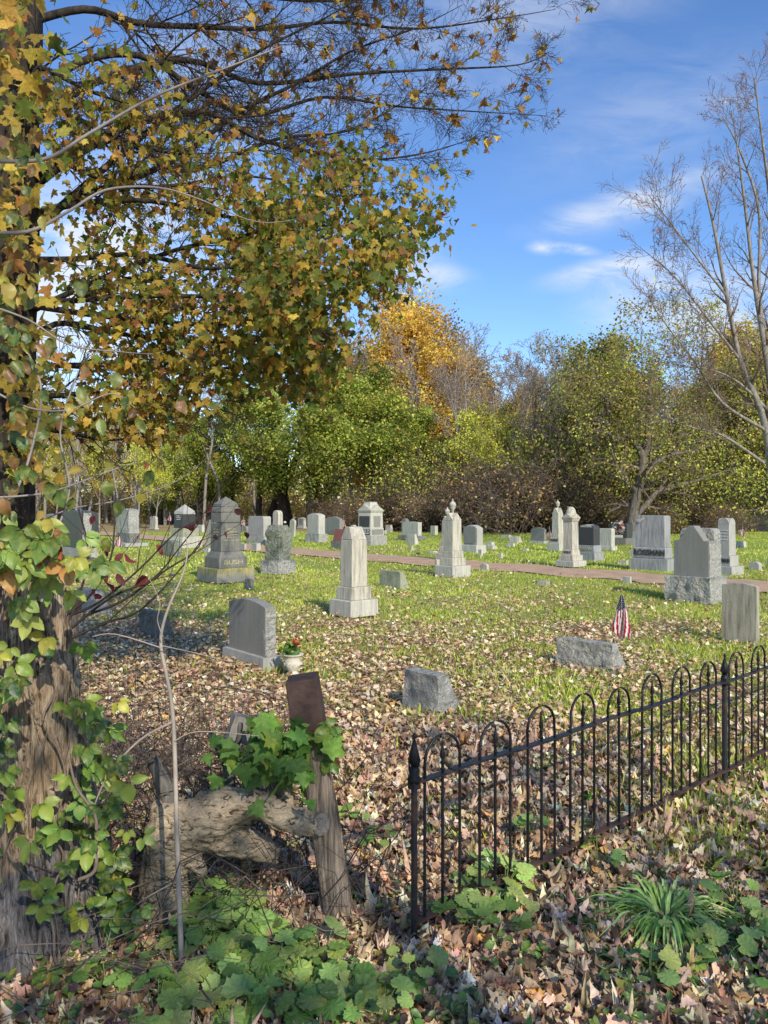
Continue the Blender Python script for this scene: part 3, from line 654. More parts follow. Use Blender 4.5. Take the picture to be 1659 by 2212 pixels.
m = Mon('gravestone', 'low mossy block gravestone with chipped foot, before the pyramid capped monument', 344, 375, 394, 1203, 50); m.rough('base', 1203, 1199, 50, 50, 'rockdark', 0.012, 0.05); m.rough('die', 1199, 1168.5, 46, 44, 'mossy', 0.018, 0.05, arch=0.05)
m = Mon('gravestone', 'reddish brown gravestone at the wood edge behind the pyramid capped monument', 424, 440, 447, 1135, 50); m.prof('die', 1135, 1109, 23, 'low', 'red', 0.01, 0.12); m.panel(1122, 1118, 'w', 23, 'letter_light', 0.4)
m = Mon('gravestone', 'low white slanted gravestone right of the pyramid capped monument', 422, 436, 442, 1150, 50); m.rough('die', 1150, 1134, 20, 18, 'graylight', 0.02, 0.12)
m = Mon('tablet', 'slim gray tablet partly hidden behind the left side of the BUSH shaft', 442, 462, 470, 1184, 50); m.block('base', 1184, 1174, 28, 28, 'graylight'); m.prof('slab', 1174, 1123, 22, 'arch', 'marble', 0.008, 0.15)
m = Mon('gravestone', 'dark fronted gravestone carved JAMNEY on a rock faced base', 531, 569, 591, 1175, 50)
m.rough('base', 1175, 1157, 60, 58, 'rock', 0.02, 0.07); m.prof('die', 1157, 1115.5, 45, 'round', 'gray', 0.01, 0.1, t=m.t * 0.75); m.t *= 0.75; m.panel(1155, 1120, 'w', 45, 'dark', 0.93, 'polished_face'); m.panel(1139.5, 1132, 'w', 44.7, 'letter_light', 0.58, 'name_panel'); m.text('JAMNEY', 1135.8, 4.6, 'w', 44.2, 'letter_dark', 0.5, 0.004)
m = Mon('monument', 'white fluted round topped pillar behind the rough mossy monument', 589, 601, 611, 1180, 50); m.prof('shaft', 1180, 1102.5, 22, 'arch', 'marble', 0.01, 0.2)
m = Mon('tablet', 'thin white tablet leaning, right behind the rough mossy monument', 624, 634, 638, 1160, 50); m.prof('slab', 1160, 1122, 14, 'arch', 'marble', 0.008, 0.12); m.o.rotation_euler[1] = 0.12
m = Mon('gravestone', 'small dark green gravestone with a white flower at the foot of the dark trunks', 610, 620, 625, 1138, 50); m.prof('die', 1138, 1114, 15, 'arch', 'dark', 0.01, 0.2)
b_ = MB(); b_.lathe([(0.02, 0), (0.11, 0.05), (0.13, 0.12), (0.05, 0.2)], 8); fl = b_.build('white_flower', M['letter_light'], None, smooth=True); fl.location = P(615.5, 1131, 62); tag(fl, 'round white flower before the small dark green gravestone', 'flower')
m = Mon('gravestone', 'low rounded dark stone with a white left side before the wood', 519, 532, 542, 1149, 50); m.prof('die', 1149, 1136, 22, 'arch', 'bluegray', 0.01, 0.2)
m = Mon('gravestone', 'small pale gravestone with gray face left of the inscribed upright stone', 642, 656, 663, 1142, 50); m.block('base', 1142, 1138, 21, 21, 'graylight'); m.prof('die', 1138, 1117.5, 18, 'low', 'graylight', 0.01, 0.1); m.panel(1134, 1121, 'w', 18, 'bluegray', 0.7)
m = Mon('gravestone', 'upright gray gravestone carved with many lines on a rock faced base', 658, 688, 708.5, 1172, 50)
m.rough('base', 1172, 1154, 50, 48, 'rock', 0.03, 0.07); m.prof('die', 1154, 1109, 36, 'low', 'graylight', 0.01, 0.1, t=m.t * 0.7); m.t *= 0.7; m.panel(1149, 1113, 'w', 36, 'bluegray', 0.82); m.rows(1120, 1142, 5, 'w', 35.6, 'letter_light', 0.6); m.panel(1148, 1143, 'w', 35.5, 'letter_light', 0.8, 'name_band')
m = Mon('gravestone', 'wide arched gray gravestone with a white name panel, right of the upright one', 698, 732, 744, 1155, 50)
m.rough('base', 1155, 1148, 46, 45, 'rockdark', 0.02, 0.1); m.prof('die', 1148, 1116, 41, 'low', 'bluegray', 0.01, 0.18, t=m.t * 0.6); m.t *= 0.6; m.panel(1134, 1128.5, 'w', 41, 'letter_light', 0.55, 'name_panel')
m = Mon('gravestone', 'red granite slanted gravestone on a dark rock base, behind the pale obelisk', 714, 747, 760, 1186.5, 50)
m.rough('base', 1186.5, 1170, 46, 44, 'rockdark', 0.02, 0.06); w_, t_ = m.dims(38)
v_, f_ = rough_np(w_, t_ * 0.9, w_ * .97, t_ * .25, m.z(1171), m.z(1144), 0.004, 2, 0.1, t_ * 0.3); np_obj('red_slant', v_, f_, M['red'], m.o)
# GREENFIELD
m = Mon('monument', 'ornate gray monument with scrolled cap, dark panels and name ENFELD', 765, 801, 836, 1179, None)
m.rough('base', 1179, 1158, 71, 70, 'rock', 0.018, 0.08); m.block('plinth', 1158, 1141.5, 58, 56, 'graylight'); m.block('die', 1141.5, 1107, 54, 52, 'graylight'); m.block('cornice', 1107, 1102, 54, 60, 'graylight')
m.gables('scrolled_gable', 1102, 1090, 56, 'graylight'); m.block('cap', 1102, 1086, 44, 24, 'graylight'); m.block('cap_block', 1086, 1084, 24, 24, 'graylight')
for fc in 'wd': m.panel(1139, 1115, fc, 53.5, 'dark' if fc == 'w' else 'bluegray', 0.8 if fc == 'w' else 0.55); m.panel(1156, 1144, fc, 57.5, 'dark' if fc == 'w' else 'bluegray', 0.86, 'name_panel')
m.text('ENFELD', 1150, 9, 'w', 57, 'letter_light', 0.8, 0.01); m.rows(1117, 1133, 4, 'w', 52.7, 'letter_light', 0.62)
m = Mon('gravestone', 'little white tapering stone right of the ornate monument', 832, 843, 849, 1149, 50); m.rough('die', 1149, 1134, 17, 13, 'marble', 0.01, 0.12)
m = Mon('gravestone', 'low white stone showing behind the ornate monument base', 818, 831, 836, 1154, 50); m.block('die', 1154, 1146, 18, 18, 'marble')
m = Mon('gravestone', 'small gray stone between the arched stone and the ornate monument', 757, 764, 770, 1150, 50); m.prof('die', 1150, 1134, 13, 'arch', 'graylight', 0.01, 0.1)
m = Mon('gravestone', 'gray gravestone carved KETTERER with a pale relief below the name', 859, 903, 921, 1167, 50)
m.rough('base', 1167, 1158, 62, 60, 'rockdark', 0.02, 0.08); m.prof('die', 1158, 1127.5, 41, 'gable', 'graylight', 0.01, 0.03, t=m.t * 0.45); m.t *= 0.45; m.panel(1156, 1131, 'w', 41, 'bluegray', 0.92, 'polished_face'); m.text('KETTERER', 1138.5, 4.5, 'w', 40.5, 'letter_light', 0.7, 0.004)
m.panel(1156, 1147, 'w', 40.4, 'letter_light', 0.16, 'relief')
m = Mon('gravestone', 'round topped stone peeking over the left of the KETTERER stone', 867, 877, 884, 1152, 50); m.prof('die', 1152, 1120, 17, 'arch', 'rockdark', 0.01, 0.2)
slant(877, 896, 905, 1177, 1154, 'gray sloped marker in front of the KETTERER stone', 50, 'graylight', amp=0.01, cell=0.08)
m = Mon('gravestone', 'small white stone behind the left edge of the urn monuments', 930, 940, 946, 1156, 50); m.block('die', 1156, 1136, 16, 16, 'marble')
# far left
m = Mon('monument', 'pink granite monument at the far left edge behind the leaves', 2, 24, 46, 1140, None); m.block('base', 1140, 1118, 44, 42, 'pink'); m.block('shaft', 1118, 1078, 34, 28, 'pink'); m.pyr('cap', 1078, 1064, 28, 'pink')
for a in [(0, 13, 22, 1142, 1118, 'marble', 'white stone at the far left edge before the pink monument'), (20, 46, 56, 1150, 1104, 'dark', 'dark gravestone right of the pink monument, behind the leaves'), (98, 113, 122, 1165, 1110, 'bluegray', 'narrow blue gray stone left of the black faced gravestone'),
          (124, 135, 142, 1128, 1114, 'marble', 'low white stone far behind the black faced gravestone'), (160, 200, 214, 1230, 1206, 'rock', 'low dark rough block in front of the black faced gravestone')]:
    m = Mon('gravestone', a[6], a[0], a[1], a[2], a[3], 50); (m.prof('die', a[3], a[4], a[2] - a[0], 'low', a[5], 0.01, 0.1) if a[5] != 'rock' else m.rough('die', a[3], a[4], a[2] - a[0], None, 'rockdark', 0.02, 0.06))

# ------------------------------------------------------------------ flags
def flag(base, h, fw, fh, label, seed, lean=0.02, fine=False, side=1):
    o = empty('grave_flag', base, rad(-20)); tag(o, label, 'flag', None)
    b = MB(); top = (lean * h, 0, h); b.tube([(0, 0, 0), top], [0.004 * max(1, base[1] / 14), 0.0035 * max(1, base[1] / 14)], 6); b.lathe([(0.001, 0), (0.008, 0.01), (0.006, 0.02), (0.001, 0.045)], 8)
    b.v = b.v[:12] + [(x + top[0], y, z + h) for x, y, z in b.v[12:]]
    b.build('pole', plainpole, o, smooth=True)
    nu, nv = 26, 40; r = np.random.default_rng(seed); vs = []; cs = []
    zt = h * 0.955
    for j in range(nv + 1):
        t = j / nv
        for i in range(nu + 1):
            u = i / nu
            wd = fw * (0.10 + 0.9 * min(1, t * 1.25) ** 0.9)
            x = -wd * 0.45 + wd * u + lean * (zt - t * fh) ; y = 0.12 * wd * math.sin(u * 11 + t * 3 + seed) * (0.3 + t) + 0.01
            z = zt - t * fh * (1 - 0.10 * abs(u - 0.45)) + 0.05 * fh * math.sin(u * 9 + seed) * t - (0.16 * u * fh * t * side)
            vs.append((x, y, z))
    fs = []; fcol = []
    for j in range(nv):
        for i in range(nu):
            a = j * (nu + 1) + i; fs.append((a, a + 1, a + nu + 2, a + nu + 1))
            u, t = (i + .5) / nu, (j + .5) / nv
            if t < 0.42 - 0.12 * u:
                star = (i % 4 == 1 and j % 4 == 1) or (i % 4 == 3 and j % 4 == 3)
                c = (0.8, 0.8, 0.8) if star else (0.012, 0.02, 0.07)
            else:
                k = int((u + 0.35 * (t - .4) * (1 if u > .4 else -.6)) * 9 + 20) % 2
                c = (0.42, 0.015, 0.03) if k else (0.78, 0.74, 0.7)
            fcol.append(c)
    # unshared vertices so each cell keeps its own colour
    A = np.array(vs); FA = np.array(fs); vv = A[FA].reshape(-1, 3); cc = np.repeat(np.array(fcol), 4, axis=0)
    np_obj('cloth', vv, np.arange(len(vv)).reshape(-1, 4), M['cloth'], o, col=cc, smooth=False)
    return o
plainpole = plain('wooden flag pole', (0.30, 0.22, 0.12), 0.6)
flag(G(1340, 1409), 0.69, 0.20, 0.46, 'drooping small American flag behind the long rough marker', 1)
flag(G(1187, 1174), 0.78, 0.22, 0.55, 'small American flag beside the gray stone with pale panels', 2, 0.0)
flag(P(746, 1152, 50) * 1, 0.01, 0.01, 0.01, 'x', 3) if False else None
for px, yb, yt, lb in [(740, 1154, 1115, 'small faded flag right of the wide arched gravestone'), (632, 1150, 1111, 'small faded flag beside the leaning white tablet'), (524, 1150, 1115, 'small flag right of the BUSH monument near the wood'),
                       (252, 1205, 1146, 'small flag among red twigs before the tall rough gravestone'), (365, 1140, 1106, 'tiny flag before the dark stones at the wood edge'), (1601, 1176, 1134, 'small flag on the rounded block at the far right')]:
    g = G(px, yb); hh = CH - (yt - HY) * g.y / F; flag(g, hh, hh * 0.28, hh * 0.5, lb, px, 0.06)

# ------------------------------------------------------------------ urn planter
g = G(632, 1457); pl = empty('flower_urn', g); tag(pl, 'cream urn planter with red geranium beside the blank granite stone', 'planter')
k = g.y / F; S = 24 * k
cream = stone_mat('cream paint', (0.68, 0.62, 0.50), stain=(0.25, 0.22, 0.15), streak=0.3, speck=0.05)
b = MB(); H = 45 * k
b.lathe([(0.02, 0), (.56*S, 0), (.58*S, .06*H), (.40*S, .14*H), (.40*S, .19*H), (.62*S, .30*H), (.72*S, .48*H), (.74*S, .66*H), (.70*S, .80*H), (.80*S, .90*H), (.98*S, .96*H), (1.0*S, 1.0*H), (.9*S, 1.0*H), (.7*S, .93*H)], 28); b.build('bowl', cream, pl, smooth=True)
b = MB()
for i in range(9):
    a = i * 0.698; b.tube([(S * .74 * math.cos(a + q * .12), S * .74 * math.sin(a + q * .12), H * (.45 + .05 * math.sin(q * 1.6) + .06 * q)) for q in range(4)], [.008, .012, .010, .005], 5)
b.build('relief', cream, pl)
n_ = 80; pp = np.stack([RNG.normal(-.03, S * .36, n_), RNG.normal(0, S * .3, n_), H * 0.98 + np.abs(RNG.normal(0, .055, n_))], 1)
leaves_obj('foliage', pp, rand_dirs(n_) + [0, 0, .4], rand_dirs(n_) + [0, -.4, 1], RNG.uniform(.035, .06, n_), ROUND, pick_cols(n_, [(.16, .32, .06), (.25, .42, .09), (.09, .18, .04)]), M['leaf'], pl)
n_ = 14; pp = np.stack([RNG.normal(.04, .022, n_), RNG.normal(-.02, .02, n_), H + .11 + RNG.normal(0, .018, n_)], 1)
leaves_obj('blossom', pp, rand_dirs(n_), rand_dirs(n_), RNG.uniform(.025, .04, n_), ROUND, pick_cols(n_, [(.75, .03, .015), (.85, .08, .03)]), M['leaf'], pl)
# ------------------------------------------------------------------ ground, path, litter, grass
PATH = [(-60, 66), (-26, 55), (-14.8, 45), (-6.5, 32.8), (-0.16, 24.9), (3.0, 21.4), (6.36, 17.7), (8.1, 15.6), (14, 9.5), (26, -2)]
PA = np.array(smooth_line([V(x, y, 0) for x, y in PATH], [1] * len(PATH), 6)[0])[:, :2]
def path_dist(x, y):
    p = np.stack([np.atleast_1d(x), np.atleast_1d(y)], -1).astype(float); best = np.full(len(p), 1e9)
    for a, b in zip(PA[:-1], PA[1:]):
        ab = b - a; t = np.clip(((p - a) @ ab) / (ab @ ab), 0, 1); best = np.minimum(best, np.linalg.norm(p - (a + t[:, None] * ab), axis=1))
    return best
_gr = RNG.normal(0, 1, (64, 64))
def vnoise(x, y, s, seed=0):
    u = np.asarray(x) / s + 31.7 + seed * 5.3; v = np.asarray(y) / s + 17.1 + seed * 9.1
    i = np.floor(u).astype(int); j = np.floor(v).astype(int); fu = u - i; fv = v - j; fu = fu * fu * (3 - 2 * fu); fv = fv * fv * (3 - 2 * fv)
    g = lambda a, b: _gr[a % 64, b % 64]
    return (g(i, j) * (1 - fu) + g(i + 1, j) * fu) * (1 - fv) + (g(i, j + 1) * (1 - fu) + g(i + 1, j + 1) * fu) * fv
def leafy(x, y):
    """how much of the ground is under dry leaves, 0..1"""
    x = np.asarray(x, float); y = np.asarray(y, float)
    n = vnoise(x, y, 1.3) * 0.16 + vnoise(x, y, 0.5, 1) * 0.13 + vnoise(x, y, 3.5, 2) * 0.08
    f = np.interp(y, [4.5, 6.5, 8.5, 12, 16, 20, 27, 40], [1.05, 0.82, 0.62, 0.42, 0.27, 0.17, 0.09, 0.03])
    left = np.clip((-x / np.maximum(y, 1) - 0.06) / 0.25, 0, 1)
    f = f + left * np.interp(y, [5, 8, 12, 18, 26], [0.3, 0.42, 0.34, 0.20, 0.04])
    right = np.clip((x / np.maximum(y, 1) - 0.08) / 0.3, 0, 1)
    f = f - right * np.interp(y, [3.2, 4.5, 8, 12, 20], [0.0, 0.26, 0.26, 0.16, 0.06])
    return np.clip(f + n, 0, 1)
def zg(x, y): return 0.02 * vnoise(x, y, 2.2, 4) * np.clip((np.asarray(y) - 1) / 6, 0, 1)

m, nt = mat_new('lawn soil and leaves'); N = NT(nt)
at = N.n('ShaderNodeAttribute', attribute_name='Col'); tc = N.n('ShaderNodeTexCoord')
n1 = noise_n(N, (tc, 3), 5.0, 7, 0.7); n2 = noise_n(N, (tc, 3), 38, 5, 0.75); n3 = noise_n(N, (tc, 3), 0.9, 5)
grass_c = N.mix(N.ramp(n1, [(0.3, 0.0), (0.7, 1.0)]), (0.24, 0.31, 0.045), (0.38, 0.46, 0.07))
grass_c = N.mix(N.ramp(n2, [(0.35, 0.8), (0.6, 0.0)]), grass_c, (0.10, 0.14, 0.028))
leaf_c = N.mix(N.ramp(n2, [(0.36, 0.0), (0.62, 1.0)]), (0.13, 0.08, 0.045), (0.50, 0.34, 0.20))
c = N.mix((at, 0)[0].outputs[0] if False else N.n('ShaderNodeSeparateColor', {0: (at, 0)}).outputs[0], grass_c, leaf_c)
N.out(c, 0.95, n2, 0.9, 0.03, spec=0.1); M['ground'] = m
# fine sheet near, coarse sheet to the horizon
xs = np.concatenate([[-900, -400, -150, -80, -50], np.arange(-36, 36.1, 0.4), [50, 80, 150, 400, 900]]); ys = np.concatenate([[-300, -80, -30, -12], np.arange(-4, 60.1, 0.4), [75, 95, 140, 250, 500, 1200]])
X, Y = np.meshgrid(xs, ys, indexing='ij'); Zz = zg(X.ravel(), Y.ravel())
nx_, ny_ = len(xs), len(ys); idx = np.arange(nx_ * ny_).reshape(nx_, ny_)
fq = np.stack([idx[:-1, :-1], idx[1:, :-1], idx[1:, 1:], idx[:-1, 1:]], -1).reshape(-1, 4)
lf = leafy(X.ravel(), Y.ravel()); pd = path_dist(X.ravel(), Y.ravel())
lf = np.clip(lf, 0, 1); lf = np.where(Y.ravel() > 48, np.maximum(lf, np.clip((Y.ravel() - 48) / 12, 0, 0.85)), lf)
g_ = np_obj('ground', np.stack([X.ravel(), Y.ravel(), Zz - 0.02], 1), fq, M['ground'], col=np.repeat(lf[:, None], 3, 1), smooth=True); tag(g_, kind='structure')
# path
m, nt = mat_new('pinkish gravel'); N = NT(nt); tc = N.n('ShaderNodeTexCoord'); n1 = noise_n(N, (tc, 3), 45, 5, 0.8); n2 = noise_n(N, (tc, 3), 2, 5)
c = N.mix(N.ramp(n1, [(0.35, 0.0), (0.65, 1.0)]), (0.30, 0.175, 0.10), (0.70, 0.47, 0.30)); c = N.mix(N.ramp(n2, [(0.45, 0.0), (0.7, 0.5)]), c, (0.20, 0.15, 0.09)); N.out(c, 0.95, n1, 0.7, 0.02); M['gravel'] = m
T_ = np.gradient(PA, axis=0); T_ /= np.linalg.norm(T_, axis=1, keepdims=True); Nn = np.stack([-T_[:, 1], T_[:, 0]], 1)
pv = []; K = 9
for i, (p, n) in enumerate(zip(PA, Nn)):
    wl = 1.15 + 0.18 * math.sin(i * 1.9) + 0.12 * math.sin(i * 4.1)
    for k in range(K):
        q = p + n * wl * (k / (K - 1) * 2 - 1); pv.append((q[0], q[1], 0.018 + 0.03 * (1 - (k / (K - 1) * 2 - 1) ** 2)))
ii = np.arange(len(PA) * K).reshape(-1, K); fq = np.stack([ii[:-1, :-1], ii[:-1, 1:], ii[1:, 1:], ii[1:, :-1]], -1).reshape(-1, 4)
p_ = np_obj('path', np.array(pv), fq, M['gravel'], smooth=True); tag(p_, kind='structure')

def wedge(N, y0, y1, xl=-0.62, xr=0.62, power=2.0):
    """random ground points inside the view wedge, denser near"""
    u = RNG.uniform(0, 1, N)
    y = (y0 ** (2 - power + 1e-6) + u * (y1 ** (2 - power + 1e-6) - y0 ** (2 - power + 1e-6))) ** (1 / (2 - power + 1e-6)) if abs(power - 2) > 1e-3 else y0 * (y1 / y0) ** u
    x = RNG.uniform(xl, xr, N) * (y + 0.6); return x, y
def stones_clear(x, y):
    ok = np.ones(len(x), bool)
    for o in COL.objects:
        if o.type == 'EMPTY' and o.get('category') in ('gravestone', 'planter'):
            bx = BOX.get(o.name)
            if bx is None: continue
            c, s_ = math.cos(o.rotation_euler.z), math.sin(o.rotation_euler.z); dx = x - o.location.x; dy = y - o.location.y
            ok &= ~((np.abs(c * dx + s_ * dy) < bx[0] / 2) & (np.abs(-s_ * dx + c * dy) < bx[1] / 2))
    return ok
BOX = {}
for o in COL.objects:
    if o.parent is not None and o.type == 'MESH' and o.parent.type == 'EMPTY':
        vs = [v.co for v in o.data.vertices]
        if not vs: continue
        w_ = 2 * max(abs(v.x) for v in vs); t_ = 2 * max(abs(v.y) for v in vs); q = BOX.get(o.parent.name, (0, 0)); BOX[o.parent.name] = (max(q[0], w_), max(q[1], t_))

DRY = [(.68, .47, .28), (.80, .59, .37), (.56, .36, .21), (.40, .24, .14), (.93, .75, .51), (.62, .40, .24), (.25, .15, .095), (.78, .47, .14)]
DW = [5, 5, 4, 3, 3, 3, 2, 0.5]
# nearest leaves: lobed and curled
def litter(name, Np, y0, y1, size, tmpl, curl, lift, power=2.0, gamma=1.0, pal=DRY, w=DW, xr=0.62):
    x, y = wedge(Np, y0, y1, -xr, xr, power); keep = RNG.uniform(0, 1, Np) < leafy(x, y) ** gamma; keep &= stones_clear(x, y); keep &= path_dist(x, y) > 1.0 + 0.3 * RNG.random(Np)
    x, y = x[keep], y[keep]; n = len(x); th = RNG.uniform(0, 6.283, n)
    ax = np.stack([np.cos(th), np.sin(th), RNG.normal(0.1, 0.35, n)], 1); nr = np.stack([RNG.normal(0, .38, n), RNG.normal(0, .38, n), np.ones(n)], 1)
    z = zg(x, y) + RNG.uniform(0.0, lift, n)
    return leaves_obj(name, np.stack([x, y, z], 1), ax, nr, RNG.uniform(size[0], size[1], n), tmpl, pick_cols(n, pal, w, 0.2), M['litter'], None, curl)
for a in [('leaf_litter', 9000, 2.0, 5.5, (0.03, 0.078), MAPLE, 0.75, 0.05, 2.0, 0.8), ('leaf_litter', 21000, 2.0, 5.8, (0.022, 0.068), BLUNT, 0.85, 0.05, 1.9, 0.8), ('leaf_litter', 36000, 1.9, 7, (0.010, 0.03), CARD, 0.5, 0.02, 1.6, 0.7), ('leaf_litter', 46000, 5.5, 11, (0.026, 0.058), MAPLE_LO, 0.45, 0.05, 1.2, 1.1), ('leaf_litter', 42000, 11, 30, (0.045, 0.08), CARD, 0.4, 0.06, 1.3, 1.3)]:
    tag(litter(*a), 'dry tan and brown maple leaves fallen over the ground', 'fallen leaves', None, 'stuff')
# grass
BLADE = (np.array([(-0.05, 0, 0), (0.05, 0, 0), (0.02, 0.6, 0.12), (0.0, 1.0, 0.35)], float), np.array([(0, 1, 2), (0, 2, 3)]))
def grass(name, Np, y0, y1, size, power, wide, thin=1.0):
    x, y = wedge(Np, y0, y1, -0.6, 0.6, power); L = leafy(x, y)
    patch = 0.55 + 0.45 * np.clip(vnoise(x, y, 0.35, 6) + 0.6, 0, 1)
    keep = RNG.uniform(0, 1, Np) < (1.0 - L * 0.93) * patch * thin + 0.01; keep &= stones_clear(x, y); keep &= path_dist(x, y) > 1.12 + 0.2 * RNG.random(Np)
    x, y = x[keep], y[keep]; n = len(x)
    tpl = (BLADE[0] * np.array([wide, 1, 1]), BLADE[1])
    ax = np.stack([RNG.normal(0, .45, n), RNG.normal(0, .45, n), np.ones(n)], 1); th = RNG.uniform(0, 6.283, n); nr = np.stack([np.cos(th), np.sin(th), np.zeros(n)], 1)
    mixn = np.clip(vnoise(x, y, 1.7, 8) * 0.35 + 0.5, 0, 1)[:, None]
    col = pick_cols(n, [(.47, .55, .075), (.59, .63, .11), (.34, .43, .06), (.76, .69, .30)], [4, 4, 2, 1.6], 0.15) * (0.85 + 0.35 * mixn)
    sz = RNG.uniform(*size, n) * (0.75 + 0.5 * np.clip(vnoise(x, y, 0.6, 9) * .5 + .5, 0, 1))
    return leaves_obj(name, np.stack([x, y, zg(x, y) - 0.02], 1), ax, nr, sz, tpl, col, M['grass'], None, 0.15)
for a in [('grass', 110000, 3.4, 9, (0.05, 0.11), 1.0, 0.9), ('grass', 230000, 9, 20, (0.03, 0.07), 1.0, 1.9), ('grass', 110000, 20, 52, (0.05, 0.10), 1.2, 3.6)]:
    tag(grass(*a), 'short sunlit green grass of the cemetery lawn', 'grass', None, 'stuff')
M['barkmid'] = bark_mat('gray brown bark', (0.07, 0.055, 0.045), (0.24, 0.20, 0.165), 1.0, 6)
# ------------------------------------------------------------------ background trees
def leafset(T, n, jit, size, pal, wts, tmpl=CARD, mat='leaf', name='foliage', parent=None, rng=None, droop=-0.2, filt=None, curl=0.3):
    rng = rng or RNG; p, d = T.leafpts(n, jit, rng, filt); ax = d * 0.5 + rand_dirs(n, rng) + [0, 0, droop]; nr = rand_dirs(n, rng) + [0, 0, 0.5]
    cols = pick_cols(n, pal, wts, 0.16, rng) * TONE
    clump = vnoise(p[:, 0] + p[:, 2] * .7, p[:, 1] - p[:, 2] * .6, 1.1, 3)[:, None]; clump2 = vnoise(p[:, 0] - p[:, 2], p[:, 1] + p[:, 2] * .8, 2.7, 5)[:, None]; cols = np.clip(cols * np.clip(1 + 0.30 * clump + .25 * clump2, .25, 2), 0.004, 1)
    return leaves_obj(name, p, ax, nr, rng.uniform(size[0], size[1], n), tmpl, cols, M[mat], parent, curl, rng)

PROTO = {}; TONE = np.array([2.25, 2.0, 1.7])
def proto(kind, seed, H, r, mk, foliage, bark='bark', lean=(0, 0), fork=0.3, name=None):
    """one tree of a kind, standing at the origin; copies share its meshes"""
    T = Tree(seed, *mk['tree'], **mk.get('kw', {}))
    base = V(0, 0, -0.1); d = V(lean[0], lean[1], 1)
    T.branch(base, d, H, r, 0)
    root = bpy.data.objects.new(name or kind, None); COL.objects.link(root); T.wood('trunk', M[bark], root)
    for fo in foliage: leafset(T, parent=root, rng=np.random.default_rng(seed), **fo)
    PROTO.setdefault(kind, []).append(root); return root
def kids(o): return [c for c in COL.objects if c.parent == o]
KIDS = {}
USED = set()
def place(kind, i, loc, rz, sc, label, group, szr=1.0):
    src = PROTO[kind][i % len(PROTO[kind])]
    if src.name not in USED: USED.add(src.name); KIDS[src.name] = [c for c in COL.objects if c.parent == src]; o = src
    else:
        o = src.copy(); COL.objects.link(o)
        for c in KIDS[src.name]: q = c.copy(); COL.objects.link(q); q.parent = o
    o.location = loc; o.rotation_euler = (0, 0, rz); o.scale = (sc * szr, sc * szr, sc); tag(o, label, 'tree', group)
    return o
BARE = dict(tree=(4, (11, 6, 5, 4), (0.42, 0.55, 0.55, 0.6), (32, 38, 42, 45), (0.05, 0.10, 0.13, 0.16, 0.2), (0.03, 0.07, 0.06, 0.04, 0.0)), kw=dict(minr=0.016, t0=0.28, rr=0.6))
FULL = dict(tree=(3, (13, 8, 6), (0.42, 0.5, 0.55), (50, 48, 48), (0.05, 0.10, 0.15, 0.2), (0.02, 0.05, 0.02, 0.0)), kw=dict(minr=0.02, t0=0.18, rr=0.5))
OR = [(.40, .28, .07), (.46, .33, .09), (.34, .22, .07), (.28, .23, .07)]
GR = [(.12, .17, .035), (.18, .23, .05), (.075, .11, .025), (.26, .28, .07)]
OL = [(.14, .135, .04), (.21, .19, .06), (.085, .085, .03), (.27, .22, .08)]
BRN = [(.28, .17, .08), (.20, .13, .06), (.36, .25, .12), (.15, .13, .05)]
YG = [(.40, .42, .07), (.30, .36, .07), (.50, .44, .08), (.20, .24, .05)]
proto('bare_tree', 11, 15, 0.22, BARE, [dict(n=700, jit=0.2, size=(.12, .22), pal=BRN, wts=None)], 'twiggrey')
proto('bare_tree', 12, 17, 0.20, BARE, [dict(n=300, jit=0.2, size=(.12, .22), pal=BRN, wts=None)], 'twiggrey')
proto('orange_tree', 13, 14, 0.25, FULL, [dict(n=32000, jit=0.6, size=(.14, .28), pal=OR, wts=[4, 4, 2, 2])])
proto('green_tree', 14, 12, 0.28, FULL, [dict(n=26000, jit=0.45, size=(.14, .28), pal=GR, wts=None)])
proto('green_tree', 24, 11, 0.26, FULL, [dict(n=24000, jit=0.45, size=(.14, .28), pal=GR, wts=[3, 5, 1, 3])])
proto('brown_tree', 15, 13, 0.22, FULL, [dict(n=15000, jit=0.4, size=(.13, .25), pal=BRN + OL, wts=None)])
proto('olive_tree', 16, 12, 0.22, FULL, [dict(n=13000, jit=0.4, size=(.13, .26), pal=OL + GR[:2], wts=None)])
proto('yellow_tree', 17, 12, 0.16, BARE, [dict(n=5000, jit=0.4, size=(.15, .28), pal=YG, wts=None)], 'barklight')
PROTO['yellow_tree'][0].name = 'young_tree'
SM = dict(tree=(2, (12, 7), (0.5, 0.5), (45, 45), (0.06, 0.12, 0.2), (0.03, 0.02, 0.0)), kw=dict(minr=0.014, t0=0.12, rr=0.5))
# brush: arching stems from the ground
def brush(seed, H, nst, spread, leafn, pal, mat, name='brush'):
    T = Tree(seed, 2, (6, 4), (0.5, 0.5), (50, 50), (0.16, 0.22, 0.25), (-0.04, -0.03, -0.02), minr=0.011, nseg=(8, 5, 3), t0=0.2, rr=0.6); r = random.Random(seed)
    for i in range(nst):
        a = r.uniform(0, 6.283); q = r.random() ** .5 * spread; T.branch((q * math.cos(a), q * math.sin(a) * .6, 0), (r.gauss(0, .5), r.gauss(0, .5), 1.1), H * r.uniform(.7, 1.25), 0.028, 0)
    root = bpy.data.objects.new(name, None); COL.objects.link(root); T.wood('stems', M[mat], root, 0.05)
    if leafn: leafset(T, leafn, 0.25, (.08, .2), pal, None, parent=root, rng=np.random.default_rng(seed))
    PROTO.setdefault(name, []).append(root)
brush(31, 4.2, 95, 3.2, 2600, BRN, 'twig', 'bramble_bush'); brush(32, 3.8, 95, 3.0, 2200, BRN + OL, 'twigdark', 'bramble_bush')
brush(33, 4.6, 70, 2.6, 5200, GR[:2] + YG, 'twigdark', 'leafy_bush'); brush(34, 4.4, 75, 2.6, 4600, OL + YG[:1], 'twig', 'leafy_bush')

